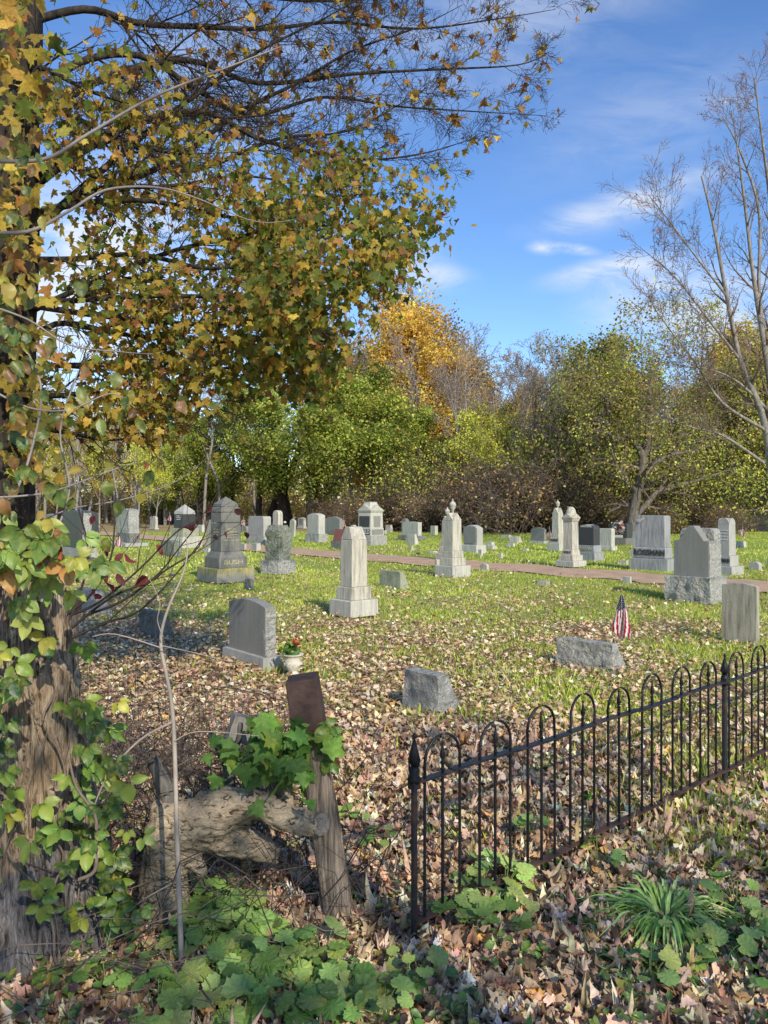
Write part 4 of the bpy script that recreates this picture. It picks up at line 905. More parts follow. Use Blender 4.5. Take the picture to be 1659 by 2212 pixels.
def at(px, d, dy=0): return V((px - CX) / F * d, d, 0)
R_ = random.Random(5)
def row(kind, specs, label, group, off=0):
    for i, (px, d, sc) in enumerate(specs):
        place(kind, i + off, at(px, d), R_.uniform(0, 6.28), sc, label, group, R_.uniform(.9, 1.15))
row('green_tree', [(560, 66, .98), (690, 64, 1.0), (800, 66, .98), (890, 68, .80)], 'broad green leafy tree among those filling the middle of the wood edge', 'green trees at the middle of the wood edge')
row('green_tree', [(430, 70, .72), (350, 75, .60), (505, 72, .85)], 'smaller bright green tree in the wood left of the middle', 'green trees left of the middle')
row('orange_tree', [(862, 80, 1.36), (905, 83, 1.34)], 'tall golden orange tree of the close pair above the green trees', 'pair of tall golden trees')
row('orange_tree', [(835, 84, 1.12)], 'second golden orange tree at the left shoulder of the tallest orange one', None)
row('orange_tree', [(935, 86, 1.15)], 'lower golden tree at the right shoulder of the tallest orange one', None)
row('orange_tree', [(200, 95, .75), (60, 90, .8), (330, 98, .7), (1610, 62, .62)], 'lower orange and yellow tree deep in the wood', 'low orange trees in the wood')
row('brown_tree', [(965, 88, 1.42), (1005, 84, 1.1), (1060, 92, 1.1), (1100, 88, .95), (1190, 90, 1.05), (1140, 82, .85), (1260, 80, 1.1), (1230, 86, 1.05)], 'thin brown leaved autumn tree rising behind the thicket', 'brown trees behind the thicket')
row('brown_tree', [(120, 100, .9), (-40, 90, 1.0), (250, 105, .95), (410, 98, .9)], 'brown leaved tree deep in the wood on the left', 'brown trees on the left', 1)
row('olive_tree', [(1300, 58, 1.1), (1350, 60, .95), (1400, 62, .95), (1240, 60, .62), (1180, 62, .5), (1490, 60, .82)], 'olive green tree with hanging foliage on the right of the wood edge', 'olive trees right of the middle')
row('olive_tree', [(1560, 64, 1.0), (1650, 58, 1.0), (1720, 60, 1.0)], 'olive and orange leaved tree behind the tall bare tree on the right', 'olive trees at the right edge')
row('orange_tree', [(1570, 70, 1.05), (1690, 68, 1.0)], 'orange topped tree behind the tall bare tree', 'orange topped trees at the right')
row('bare_tree', [(720, 75, 1.12), (765, 72, 1.02), (820, 78, 1.0), (680, 80, .9), (600, 85, .9), (950, 100, 1.1), (1030, 105, 1.12), (1090, 98, 1.0), (1060, 88, .8), (1160, 90, .9), (1180, 75, .92), (1230, 92, 1.1), (1130, 110, 1.1),
                  (480, 88, .9), (380, 84, .85), (300, 90, .8), (230, 80, .72), (160, 85, .8), (80, 78, .8), (10, 86, .9), (-80, 80, 1), (260, 70, .5), (170, 68, .48)], 'bare gray branched tree standing in the wood behind the cemetery', 'bare trees in the wood')
row('bare_tree', [(985, 66, .82), (1040, 64, .78), (1085, 67, .80), (1125, 62, .70), (1155, 66, .78), (1200, 60, .72), (1240, 57, .66), (1010, 72, .95), (1110, 74, .95), (1480, 56, .6), (1290, 55, .62), (900, 72, .9)], 'bare brown branched tree close behind the bramble thicket', 'bare trees close behind the thicket')
row('yellow_tree', [(1020, 62, .70), (1075, 64, .7), (1050, 60, .5), (1140, 60, .5), (300, 66, .55), (215, 74, .6), (120, 70, .55), (400, 78, .6), (20, 68, .6), (335, 60, .4), (1000, 80, .9)], 'slender pale stemmed young tree with yellow green leaves', 'young yellow green trees')
row('bramble_bush', [(770, 58, .6), (830, 57, .7), (895, 56, .62), (950, 55, .7), (1010, 53, .8), (1070, 52, .95), (1120, 50, 1.1), (1170, 51, .95), (1235, 50, .55), (1290, 49, .5), (1345, 47, .5), (1500, 50, .5), (1560, 48, .45), (700, 62, .5), (1430, 49, .5), (1100, 55, 1.05)], 'tangled brown bramble bush along the edge of the wood', 'bramble bushes along the wood edge')
row('leafy_bush', [(880, 60, 1.1), (930, 58, .8), (980, 60, 1.3), (1030, 57, .9), (1060, 60, 1.1), (1230, 54, 1.2), (1310, 53, 1.2), (1390, 52, 1.1), (1450, 53, 1.2), (1180, 57, 1.2), (1130, 59, 1.15), (960, 66, 1.3), (1540, 54, 1.2), (1620, 60, 1.2), (1260, 60, 1.7), (1010, 64, 1.2), (1210, 56, 1.3)], 'leafy green and yellow bush in the hedge below the trees', 'leafy bushes below the trees')
row('leafy_bush', [(250, 85, .8), (330, 84, .8), (150, 80, .8), (60, 82, .9), (420, 86, .8), (500, 84, .7), (280, 62, .28), (-30, 70, .9), (560, 88, .9)], 'low yellow green bush between the thin trunks on the left', 'low bushes in the wood on the left', 1)
for o in [o for o in COL.objects if o.name.startswith(('bramble_bush', 'leafy_bush')) and o.type == 'EMPTY']: o['category'] = 'bush'
# thin trunks in the wood on the left
for i in range(34):
    px = R_.uniform(60, 560); d = R_.uniform(66, 100); H = R_.uniform(9, 16); x0 = (px - CX) / F * d
    pts, rs = smooth_line([V(x0, d, -.1), V(x0 + R_.gauss(0, .4), d, H * .35), V(x0 + R_.gauss(0, .7), d, H * .7), V(x0 + R_.gauss(0, 1.2), d, H)], [R_.uniform(.09, .2), .12, .08, .03], 3)
    r0 = rs[0]; T = Tree(200 + i, 1, (6,), (0.5,), (50,), (0.1, 0.15), (0.02, 0.05), minr=.02)
    T.lines = [(pts, rs, 0)]; ds = [(b - a).normalized() for a, b in zip(pts, pts[1:])]; ds.append(ds[-1]); T.kids(pts, rs, ds, H * .4, 0)
    o = T.wood('thin_tree', M['barklight'], None); tag(o, 'thin pale trunk of a bare tree in the wood on the left', 'tree', 'thin pale trunks in the wood')
# dark trunks under the green trees
tr = empty('dark_tree', G(616, 1131)); tag(tr, 'thick dark trunk splitting in two below the green crown', 'tree', None); k = G(616, 1131).y / F
def trunk_px(name, base_px, base_y, lines, mat, label=None, parent=None):
    d = CH * F / (base_y - HY); L = []
    for ln in lines:
        pts, rs = smooth_line([P(x, y, d) for x, y, _ in ln], [r * d / F for _, _, r in ln], 4); L.append((pts, rs))
    return tubes_obj(name, L, M[mat], parent, 8)
COL.objects.unlink(tr)
for lab, y, lines in [('dark curved trunk leaning left under the green trees', 1131, [[(578, 1131, 9), (592, 1095, 8), (598, 1050, 7), (590, 980, 5)], [(600, 1090, 5), (612, 1060, 5), (625, 1020, 4)]]),
                      ('thickest dark trunk in the middle of the green trees', 1132, [[(618, 1132, 17), (612, 1090, 14), (608, 1040, 12), (620, 960, 8)], [(612, 1060, 9), (632, 1010, 7), (650, 950, 5)]]),
                      ('dark trunk leaning sharply to the right under the green trees', 1133, [[(648, 1133, 9), (672, 1105, 7), (700, 1072, 6), (740, 1030, 4)]])]:
    o = trunk_px('dark_tree_trunk', 0, y + 6, lines, 'bark'); o.name = 'dark_trunk_tree'; tag(o, lab, 'tree')
# big dead limbs showing above the greens
o = trunk_px('dead_tree', 0, 1136, [[(670, 1136, 9), (672, 900, 8), (690, 840, 7), (735, 790, 5), (760, 750, 4), (790, 700, 3)], [(690, 840, 5), (740, 812, 4), (785, 825, 2)], [(735, 790, 4), (748, 730, 3), (745, 660, 2)], [(672, 900, 5), (640, 850, 4), (636, 800, 3)]], 'barklight')
o.name = 'dead_tree'; tag(o, 'dead tree with pale gray limbs rising above the green crowns', 'tree')
# leaning pale trunk on the right
root = empty('leaning_tree', at(1352, 44)); tag(root, 'leaning gray trunked tree with crooked limbs behind the stone with the wreath', 'tree'); root.location = (0, 0, 0)
L = []
d = 44
for ln in [[(1362, 1160, 14), (1368, 1110, 12), (1378, 1060, 11), (1388, 1010, 10), (1386, 980, 9), (1372, 960, 6), (1350, 940, 5), (1325, 955, 3)], [(1388, 1000, 7), (1400, 950, 6), (1398, 880, 4), (1410, 800, 3)], [(1380, 1040, 7), (1405, 1010, 6), (1440, 985, 5), (1490, 975, 3), (1540, 960, 2)],
           [(1368, 1120, 8), (1400, 1085, 7), (1425, 1060, 7), (1470, 1048, 5), (1530, 1030, 3), (1590, 1010, 2)], [(1378, 1060, 5), (1350, 1040, 4), (1330, 1000, 3), (1318, 960, 2)]]:
    pts, rs = smooth_line([P(x, y, d + (x - 1362) * 0.01) for x, y, _ in ln], [r * .9 * d / F for _, _, r in ln], 4); L.append((pts, rs))
tubes_obj('trunk', L, M['barkmid'], root, 9)
T = Tree(77, 2, (10, 8), (.5, .55), (55, 50), (.12, .18, .22), (-.03, -.05, -.04), minr=.012, nseg=(6, 5, 3), t0=.15)
for pts, rs in L: ds = [(b - a).normalized() for a, b in zip(pts, pts[1:])]; ds.append(ds[-1]); T.kids(pts, rs, ds, 5.0, 0)
for i in range(9):
    T.branch(P(1330 + i * 30, 950 - (i % 3) * 60, 45), (R_.gauss(0, .6), 0, .9), 5, .03, 0)
T.wood('branches', M['twig'], root); leafset(T, 11000, .3, (.08, .2), GR[:2] + OL + YG[:1], None, parent=root)
# vine hung treetop right of centre
T = Tree(78, 3, (9, 6, 4), (.5, .5, .5), (50, 50, 50), (.12, .16, .2, .2), (.03, -.02, -.05, -.04), minr=.012, nseg=(7, 5, 4, 3), t0=.2); root = empty('vine_hung_tree'); tag(root, 'tall thin crowned tree hung with drooping vines, right of centre', 'tree')
T.branch(at(1330, 52) , (0.0, 0, 1), 12.2, .14, 0); T.branch(at(1420, 52), (-.06, 0, 1), 11.5, .12, 0); T.branch(at(1290, 53), (-.02, 0, 1), 10.5, .12, 0); T.branch(at(1380, 50), (0.02, 0, 1), 9, .12, 0)
T.wood('trunk', M['twigdark'], root); leafset(T, 15000, .28, (.08, .19), OL + GR[:3], None, parent=root, droop=-.8)

# tall bare tree on the right
root = empty('tall_bare_tree'); tag(root, 'tall bare tree with gray multiple stems and sparse red buds on the right', 'tree')
T = Tree(91, 3, (16, 7, 4), (.34, .5, .55), (38, 38, 42), (.05, .09, .12, .15), (.03, .07, .05, .03), minr=.0065, nseg=(8, 6, 5, 3), t0=.08, rr=.5, tip=.2); d = 30; L = []
for ln in [[(1680, 1190, 22), (1655, 930, 15), (1600, 780, 11), (1570, 640, 9), (1540, 480, 6), (1515, 380, 3)], [(1680, 1100, 20), (1672, 900, 15), (1650, 740, 12), (1628, 600, 9), (1610, 450, 6), (1590, 300, 3), (1580, 240, 2)],
           [(1690, 1100, 16), (1665, 830, 12), (1640, 640, 8), (1640, 460, 6), (1600, 330, 4), (1560, 250, 2)], [(1700, 1000, 14), (1690, 700, 10), (1665, 450, 7), (1640, 250, 4), (1630, 170, 2)], [(1655, 930, 9), (1560, 870, 6), (1500, 780, 4), (1430, 690, 2.2), (1400, 640, 1.5)],
           [(1650, 1000, 8), (1560, 940, 5), (1500, 925, 4), (1440, 900, 2)], [(1600, 780, 7), (1530, 690, 4.5), (1460, 600, 3), (1390, 540, 1.5)], [(1570, 640, 5), (1500, 550, 3.5), (1440, 470, 2.5), (1400, 420, 1.5)], [(1720, 900, 14), (1740, 600, 8), (1735, 300, 4), (1720, 100, 2)],
           [(1672, 900, 8), (1600, 830, 5), (1540, 800, 3.5), (1470, 790, 2)]]:
    pts, rs = smooth_line([P(x, y, d + 0.006 * (x - 1660)) for x, y, _ in ln], [r * .5 * d / F for _, _, r in ln], 4); L.append((pts, rs))
tubes_obj('trunk', L, M['barklight'], root, 8)
for pts, rs in L: ds = [(b - a).normalized() for a, b in zip(pts, pts[1:])]; ds.append(ds[-1]); T.kids(pts, rs, ds, 7.2, 0, 0.12)
T.wood('branches', M['twig'], root, .03); leafset(T, 1500, .06, (.05, .10), [(.30, .12, .08), (.22, .10, .07), (.30, .20, .12)], None, parent=root, name='buds')
# far woods behind everything
n_ = 75000; th = RNG.uniform(-.75, .75, n_); dd = RNG.uniform(104, 135, n_); xx = th * dd; hmax = 7 + 3.5 * vnoise(xx, dd * 0, 7, 11) + np.interp(th, [-.7, -.2, .05, .3, .6], [4, 4, 0, 2, 4]); zz = RNG.uniform(0, 1, n_) ** 1.35 * np.clip(hmax, 2, 20)
w_ = leaves_obj('distant_wood', np.stack([xx, dd, zz], 1), rand_dirs(n_), rand_dirs(n_) + [0, -.6, .3], RNG.uniform(.35, .8, n_), STAR, pick_cols(n_, BRN + OL + YG[:2] + OR[:1], None) * TONE, M['leaf']); tag(w_, 'distant autumn wood closing the view behind the cemetery', 'wood', None, 'stuff')
# board fence far right
fb = empty('board_fence', (0, 0, 0)); tag(fb, 'gray board fence at the far right behind the graves', 'fence'); a, b2 = P(1572, 1144, 57), P(1760, 1150, 50); a.z = b2.z = 0; m_ = MB(); nbd = 44
for i in range(nbd):
    q = a.lerp(b2, i / nbd); m_.box(q.x, q.y, .76 + .02 * math.sin(i * 2.3), .15, .03, 1.52)
m_.build('boards', stone_mat('weathered boards', (.42, .38, .33), stain=(.2, .17, .14), streak=.6), fb)
m_ = MB(); m_.tube([a + V(0, .05, .4), b2 + V(0, .05, .4)], [.04, .04], 4); m_.tube([a + V(0, .05, 1.2), b2 + V(0, .05, 1.2)], [.04, .04], 4); m_.build('rails', M['twig'], fb)
# ------------------------------------------------------------------ iron fence
A = V(0.113, 2.84, 0); B = V(2.015, 4.49, 0); D = (B - A); LEN = D.length; D.normalize(); ang = math.atan2(D.y, D.x)
ff = empty('iron_fence', A, ang); tag(ff, 'low black iron hairpin fence with spear topped posts, rusty along its rails', 'fence')
ZT, ZB = 0.622, 0.098
def spear(m, x, y, z, s):
    m.lathe([(.012*s, z), (.020*s, z + .012*s), (.012*s, z + .03*s), (.010*s, z + .05*s), (.020*s, z + .065*s), (.010*s, z + .08*s), (.022*s, z + .11*s), (.013*s, z + .16*s), (.006*s, z + .20*s), (.010*s, z + .215*s), (.002*s, z + .235*s)], 8, (x, y))
def fpost(x, top, r, zb=-0.05):
    m = MB(); m.lathe([(r, zb), (r, top)], 10, (x, 0)); m.box(x, 0, ZT, .036, .036, .045)
    p = m.build('post', M['rustiron'], ff, .002)
    f = MB(); s = .85; f.lathe([(.020, top), (.028, top + .015), (.018, top + .03), (.022, top + .05), (.012, top + .065)], 10, (x, 0)); f.lathe([(.010, top + .06), (.026, top + .085), (.014, top + .13), (.004, top + .165), (.009, top + .175), (.002, top + .19)], 6, (x, 0))
    for sg in (-1, 1): f.tube([(x, 0, top + .05), (x + sg * .024, 0, top + .06), (x + sg * .028, 0, top + .085), (x + sg * .018, 0, top + .095)], [.006, .006, .004, .003], 5)
    f.build('spear_finial', M['iron'], p, smooth=True)
fpost(0.0, 0.62, .0125); fpost(LEN, 0.60, .0165); fpost(2 * LEN, 0.60, .0165)
m = MB(); n = 26
for z, hh in ((ZT, .014), (ZB, .014)):
    m = MB(); L2 = 2 * LEN; x0 = 0.01 if z == ZT else 0.0
    for i in range(n):
        a, b = x0 + (L2 - x0) * i / n, x0 + (L2 - x0) * (i + 1) / n; sag = .004 * math.sin(i * 1.3)
        m.box((a + b) / 2, 0, z + sag, (b - a) * 1.02, .030, .009)
    m.build('top_rail' if z == ZT else 'bottom_rail', M['rustiron' if z == ZT else 'rustrail'], ff)
pitch = LEN / 8.15
for i in range(16):
    base = 0.045 + (i % 8) * pitch + (LEN if i >= 8 else 0); w_ = pitch * .62; xl, xr = base + .01, base + .01 + w_; r = w_ / 2; lean = .016 * math.sin(i * 2.7) * (2.2 if i == 7 else 1)
    zt = 0.775 - r + .009 * math.sin(i * 4.3)
    pts = [(xl, 0, -.02 if i < 3 else ZB - .045), (xl, 0, ZT), (xl + lean * .3, 0, zt)] + [(xl + r - r * math.cos(q) + lean, lean * .6, zt + r * math.sin(q)) for q in np.linspace(.25, math.pi - .25, 9)] + [(xr + lean * .3, 0, zt), (xr, 0, ZT), (xr, 0, -.02 if i < 3 else ZB - .045)]
    m = MB(); m.tube(pts, [.0062] * len(pts), 7); m.build('hoop', M['iron'], ff, smooth=True)
    xm = (xl + xr) / 2; m = MB(); m.tube([(xm, 0, -.02 if i < 3 else ZB - .04), (xm, 0, .3), (xm, 0, ZT + .035)], [.0062] * 3, 7); b_ = m.build('picket', M['iron'], ff, smooth=True)
    m = MB(); spear(m, xm + lean * .2, 0, ZT + .01, .52); m.build('finial', M['iron'], b_, smooth=True)

# ------------------------------------------------------------------ broken trunk (snag), left foreground
m_, nt = mat_new('splintered old wood'); N = NT(nt); tc = N.n('ShaderNodeTexCoord'); mp = N.n('ShaderNodeMapping', {'Vector': (tc, 3), 'Scale': (26, 26, 2.6)})
n1 = noise_n(N, mp, 2.0, 8, .7, 1.0); n2 = noise_n(N, (tc, 3), 6, 5); n1 = N.n('ShaderNodeMath', {0: N.n('ShaderNodeMath', {0: n1, 1: .62}, operation='MULTIPLY'), 1: N.n('ShaderNodeMath', {0: noise_n(N, N.n('ShaderNodeMapping', {'Vector': (tc, 3), 'Scale': (90, 90, 5)}), 1.5, 5, .7), 1: .38}, operation='MULTIPLY')}, operation='ADD'); sz = N.n('ShaderNodeSeparateXYZ', {0: (tc, 3)})
wood = N.mix(N.ramp(n1, [(.42, 0), (.48, .45), (.58, 1)]), (.035, .023, .014), (.60, .48, .34)); wood = N.mix(N.ramp(n2, [(.4, 0), (.7, .6)]), wood, (.38, .24, .13))
vo = N.n('ShaderNodeTexVoronoi', {'Vector': N.n('ShaderNodeMapping', {'Vector': (tc, 3), 'Scale': (18, 18, 7)}), 'Scale': 1.6}, feature='DISTANCE_TO_EDGE'); bk = N.mix(N.ramp(n1, [(.4, 0), (.62, 1)]), (.035, .030, .028), (.34, .31, .29))
zz = N.n('ShaderNodeMath', {0: (sz, 2), 1: N.n('ShaderNodeMath', {0: n2, 1: .5}, operation='MULTIPLY')}, operation='ADD')
c = N.mix(N.ramp(zz, [(.62, 1.0), (.72, 0.0)]), wood, bk); N.out(c, .9, n1, 1.0, .03, spec=.1); M['snag'] = m_
sg = empty('broken_trunk', (0, 0, 0)); tag(sg, 'broken weathered tree trunk with splintered tan wood and dark bark at its foot', 'tree trunk')
spine = [(-0.05, -1.38, 2.9, .41), (.12, -1.385, 2.9, .345), (.35, -1.39, 2.9, .30), (.6, -1.395, 2.9, .26), (.85, -1.40, 2.9, .225), (1.05, -1.40, 2.9, .20), (1.25, -1.40, 2.9, .175), (1.42, -1.40, 2.9, .16)]
na, nz = 150, 200; vs = []; zsp = [s[0] for s in spine]
for j in range(nz + 1):
    z = -0.05 + 1.47 * j / nz; cx = np.interp(z, zsp, [s[1] for s in spine]); cy = np.interp(z, zsp, [s[2] for s in spine]); r0 = np.interp(z, zsp, [s[3] for s in spine])
    for i in range(na):
        a = 2 * math.pi * i / na; tw = a + z * .5; p = V(math.cos(tw) * 2.2, math.sin(tw) * 2.2, z * .9)
        rg = noise.fractal(p * 1.1, .9, 2.0, 3) * .045 + abs(noise.noise(V(math.cos(tw) * 6.5, math.sin(tw) * 6.5, z * 1.6))) * -.075 - abs(noise.noise(V(math.cos(tw) * 17, math.sin(tw) * 17, z * 3.0))) * .035 + noise.noise(V(math.cos(tw) * 40, math.sin(tw) * 40, z * 6)) * .005
        burl = .06 * math.exp(-((z - 1.02) / .09) ** 2 - ((a - 5.9) / .35) ** 2)
        butt = .07 * max(0, .35 - z) / .35 * math.cos(a * 5 + 1); r = r0 + rg + burl + butt * .5
        zz_ = z + (.10 * noise.noise(V(math.cos(a) * 4, math.sin(a) * 4, 0)) + .05 * noise.noise(V(math.cos(a) * 14, math.sin(a) * 14, 3))) * max(0, (z - 1.2) / .22)
        vs.append((cx + r * math.cos(a), cy + r * math.sin(a), zz_))
ix = np.arange((nz + 1) * na).reshape(nz + 1, na); fq = np.stack([ix[:-1], np.roll(ix, -1, 1)[:-1], np.roll(ix, -1, 1)[1:], ix[1:]], -1).reshape(-1, 4)
np_obj('trunk', np.array(vs), [fq, ix[-1:][:, :]], M['snag'], sg, smooth=True)

# vine: stems over the trunk + leaves of three
def trunk_pt(a, z, off=0.0):
    return V(np.interp(z, zsp, [s[1] for s in spine]) + (np.interp(z, zsp, [s[3] for s in spine]) + off) * math.cos(a), np.interp(z, zsp, [s[2] for s in spine]) + (np.interp(z, zsp, [s[3] for s in spine]) + off) * math.sin(a), z)
iv = empty('ivy_vine', (0, 0, 0)); tag(iv, 'poison ivy vine climbing the broken trunk, with green and yellowing leaflets in threes', 'vine')
R2 = random.Random(9); L = []; vp = []
for i in range(15):
    a = R2.uniform(3.3, 6.2); pts = []; z = -.02
    for j in range(16):
        pts.append(trunk_pt(a, z, .02 + .02 * math.sin(j * 1.3 + i))); z += .1; a += R2.gauss(0, .13)
        if z > 1.45: break
    r = R2.uniform(.002, .006); L.append(smooth_line(pts, [r * (1 - .04 * q) for q in range(len(pts))], 3)); vp += pts
px_stem = [[(170, 1900), (205, 1880), (208, 1820), (205, 1760), (165, 1700), (150, 1640)]]
for ln in px_stem:
    pts = [P(x, y, 2.62) for x, y in ln]; L.append(smooth_line(pts, [.007, .007, .006, .006, .005, .004, .003][:len(pts)], 4))
tubes_obj('stem', L, M['twig'], iv, 6)
IVY = [(.09, .18, .035), (.13, .24, .05), (.045, .10, .025), (.22, .30, .05), (.42, .40, .06), (.035, .08, .025)]
def ivyset(cl, name, parent, sizes=(.045, .075), pal=IVY, wts=(4, 4, 3, 3, 1.2, 2), face=(0, -1, .35), tri=True, curl=.16):
    pos = []; ax = []; nr = []; szs = []; cols = []
    for c in cl:
        s = R2.uniform(*sizes); fd = V(*face) + V(R2.gauss(0, .35), R2.gauss(0, .2), R2.gauss(0, .35)); fd.normalize(); dn = V(R2.gauss(0, .45), R2.gauss(0, .15), -1).normalized()
        base = pick_cols(1, pal, wts, .12)[0]
        for k in ((-1, 0, 1) if tri else (0,)):
            q = dn.copy(); q.rotate(Matrix.Rotation(k * 1.15 + R2.gauss(0, .15), 3, fd)); pos.append(tuple(c + q * .008)); ax.append(tuple(q)); nr.append(tuple(fd)); szs.append(s * (1 if k == 0 else .85)); cols.append(base * R2.uniform(.8, 1.2))
    return leaves_obj(name, np.array(pos), np.array(ax), np.array(nr), np.array(szs), OVAL2, np.clip(np.array(cols), 0, 1), M['ivy'], parent, curl)
# finer pointed leaflet with a folded midrib
def grid_leaf(n=9, m=5):
    v = []; f = []
    for j in range(n + 1):
        t = j / n; w = .34 * math.sin(math.pi * min(1, t ** .75)) ** .85 * (1.0 if j % 2 else .93) + .002
        for i in range(-2, 3): v.append((w * i / 2, t, .05 * abs(i) / 2 * 1.6 + .010 * (j % 2) * abs(i)))
    for j in range(n):
        for i in range(4): a = j * 5 + i; f.append((a, a + 1, a + 6, a + 5))
    return np.array(v), np.array(f)
OVAL2 = grid_leaf()
m_, nt = mat_new('ivy leaf'); N = NT(nt); att = N.n('ShaderNodeAttribute', attribute_name='Col'); tc = N.n('ShaderNodeTexCoord'); nz_ = noise_n(N, (tc, 3), 45, 4)
c = N.mix(N.ramp(nz_, [(.45, 0), (.72, .7)]), (0, 0, 0), (.35, .36, .06)); nt.links.new(att.outputs[0], c.inputs[6])
d_ = N.n('ShaderNodeBsdfPrincipled', {'Base Color': (c, 2), 'Roughness': .45}); t_ = N.n('ShaderNodeBsdfTranslucent', {'Color': (c, 2)}); N.n('ShaderNodeOutputMaterial', {0: N.n('ShaderNodeMixShader', {0: .3, 1: d_, 2: t_})}); M['ivy'] = m_
cl = []
for i in range(46):
    a = R2.choice([R2.uniform(3.0, 4.3), R2.uniform(5.3, 6.2), R2.uniform(3.2, 6.1)]); z = R2.uniform(.05, 1.2); cl.append(trunk_pt(a, z, R2.uniform(.05, .12)))
for i in range(34): cl.append(P(R2.gauss(15, 45), R2.uniform(1290, 1900), R2.uniform(2.35, 2.6)))
for i in range(62): cl.append(P(R2.gauss(225, 40) + (R2.random() > .6) * -50, R2.uniform(1500, 2010), R2.uniform(2.6, 2.85)))
def _px(p): return (CX + p.x * F / p.y, HY - (p.z - CH) * F / p.y)
cl = [p for p in cl if not (48 < _px(p)[0] < 170 and 1235 < _px(p)[1] < 1720 and R2.random() < .8)]
ivyset(cl, 'leaf_cover', iv)
cl = [P(R2.gauss(70, 75), R2.gauss(1190, 48), R2.uniform(2.3, 2.6)) for i in range(46)]
ivyset(cl, 'bright_leaves', iv, (.055, .085), [(.24, .34, .07), (.14, .23, .05), (.36, .40, .09), (.45, .42, .06), (.40, .08, .07), (.45, .22, .06)], (5, 5, 3, 1, .7, .7))

# hanging foliage from saplings, upper left (large oval leaves)
hs_ = empty('sapling', (0, 0, 0)); tag(hs_, 'sapling with pale arching branches and large drooping oval leaves at the left edge', 'sapling')
L = []; cl = []
for ln, r in [([(-60, 345), (90, 345), (190, 290), (330, 210), (480, 150), (610, 100)], 9), ([(-60, 500), (60, 500), (150, 455), (230, 410), (340, 405), (430, 430), (560, 480), (680, 465)], 9), ([(-40, 655), (60, 690), (150, 745), (260, 760), (330, 765)], 5),
              ([(-40, 1075), (40, 1072), (120, 1060), (230, 1020), (290, 1000)], 5), ([(-40, 830), (60, 880), (150, 885), (240, 850), (290, 880)], 5), ([(-40, 1180), (60, 1140), (150, 1100), (260, 1080), (380, 1040), (480, 960)], 4), ([(10, 1110), (60, 1000), (90, 850), (60, 760)], 6),
              ([(90, 1300), (110, 1180), (150, 1060), (130, 930), (170, 800)], 6), ([(420, 1250), (505, 1000), (540, 1140), (470, 1180), (390, 1240)], 3)]:
    dd = R2.uniform(2.4, 2.9); pts = [P(x, y, dd + .05 * i) for i, (x, y) in enumerate(ln)]; L.append(smooth_line(pts, [r * (1 - .13 * i) * dd / F / 1.9 for i in range(len(pts))], 5))
L = L[:-1]; tubes_obj('branch', L, M['twiggrey'], hs_, 7)
for i in range(110):
    y = R2.uniform(560, 1230) if R2.random() < .85 else R2.uniform(250, 600); x = abs(R2.gauss(0, 130)) * (1 if y > 800 else .5)
    cl.append(P(x, y, R2.uniform(2.3, 3.0)))
for x, y in [(275, 850), (300, 880), (215, 900), (255, 800), (285, 840), (170, 830), (190, 780), (150, 860), (330, 1010), (310, 1060)]: cl.append(P(x, y, 2.4))
ivyset(cl, 'drooping_leaves', hs_, (.04, .072), [(.13, .16, .04), (.08, .12, .03), (.38, .28, .07), (.24, .12, .05), (.42, .36, .06), (.07, .12, .035)], (3.5, 3, 3, 2.5, 2, 2), face=(.1, -1, .2), tri=False, curl=.3)

# ------------------------------------------------------------------ sawn log stub
lg = empty('sawn_stump', (0, 0, 0)); tag(lg, 'old twisted tree stump with a sawn limb reaching right to the leaning post', 'stump')
dl = 3.0; q = dl / F
def chain(ln, d=dl, dd=0.0): return [P(x, y, d + dd * i) for i, (x, y, r) in enumerate(ln)], [r * q for _, _, r in ln]
lines = []
for ln, dd in [([(352, 2010, 66), (352, 1950, 56), (356, 1880, 50), (362, 1810, 50), (368, 1755, 44), (370, 1728, 34)], 0), ([(372, 1800, 50), (420, 1775, 52), (475, 1752, 50), (530, 1735, 36), (575, 1742, 30), (610, 1762, 30), (650, 1776, 26), (690, 1780, 24)], -.01),
               ([(400, 1800, 44), (450, 1800, 40), (510, 1815, 36), (560, 1832, 30), (600, 1846, 24)], .02), ([(612, 1760, 26), (618, 1720, 20), (612, 1690, 10)], .02), ([(372, 1840, 40), (410, 1850, 26), (440, 1890, 14)], .0), ([(480, 1760, 34), (540, 1745, 36), (560, 1700, 16)], 0.03)]:
    p, r = chain(ln, dl, dd); lines.append(smooth_line(p, r, 5))
v, f = tube_np(lines, 16, True); me = np_mesh('log', v, f); o = bpy.data.objects.new('tmp', me); COL.objects.link(o)
rm = o.modifiers.new('r', 'REMESH'); rm.mode = 'VOXEL'; rm.voxel_size = .0085; sm = o.modifiers.new('s', 'SMOOTH'); sm.iterations = 6
me2 = bpy.data.meshes.new_from_object(o.evaluated_get(bpy.context.evaluated_depsgraph_get())); COL.objects.unlink(o); bpy.data.objects.remove(o)
for vtx in me2.vertices:
    c = vtx.co; n_ = vtx.normal; s = c * 1.0; fl = V(c.x * (9 if c.z < .35 else 16), c.y * 14, c.z * (34 if c.z > .35 else 8))
    vtx.co = c + n_ * (noise.fractal(V(c.x * 7, c.y * 7, c.z * 16), .8, 2, 4) * .012 + noise.noise(fl * 1.4) * .004 - abs(noise.noise(V(c.x * 40, c.y * 26, c.z * 6) if c.x < -.79 else V(c.x * 9, c.y * 24, c.z * 38 + c.x * 12))) * .015 + noise.noise(c * 70) * .002)
for p in me2.polygons: p.use_smooth = True
m_, nt = mat_new('gray ridged bark'); N = NT(nt); tc = N.n('ShaderNodeTexCoord'); mp = N.n('ShaderNodeMapping', {'Vector': (tc, 3), 'Scale': (14, 14, 26), 'Rotation': (0, rad(14), 0)})
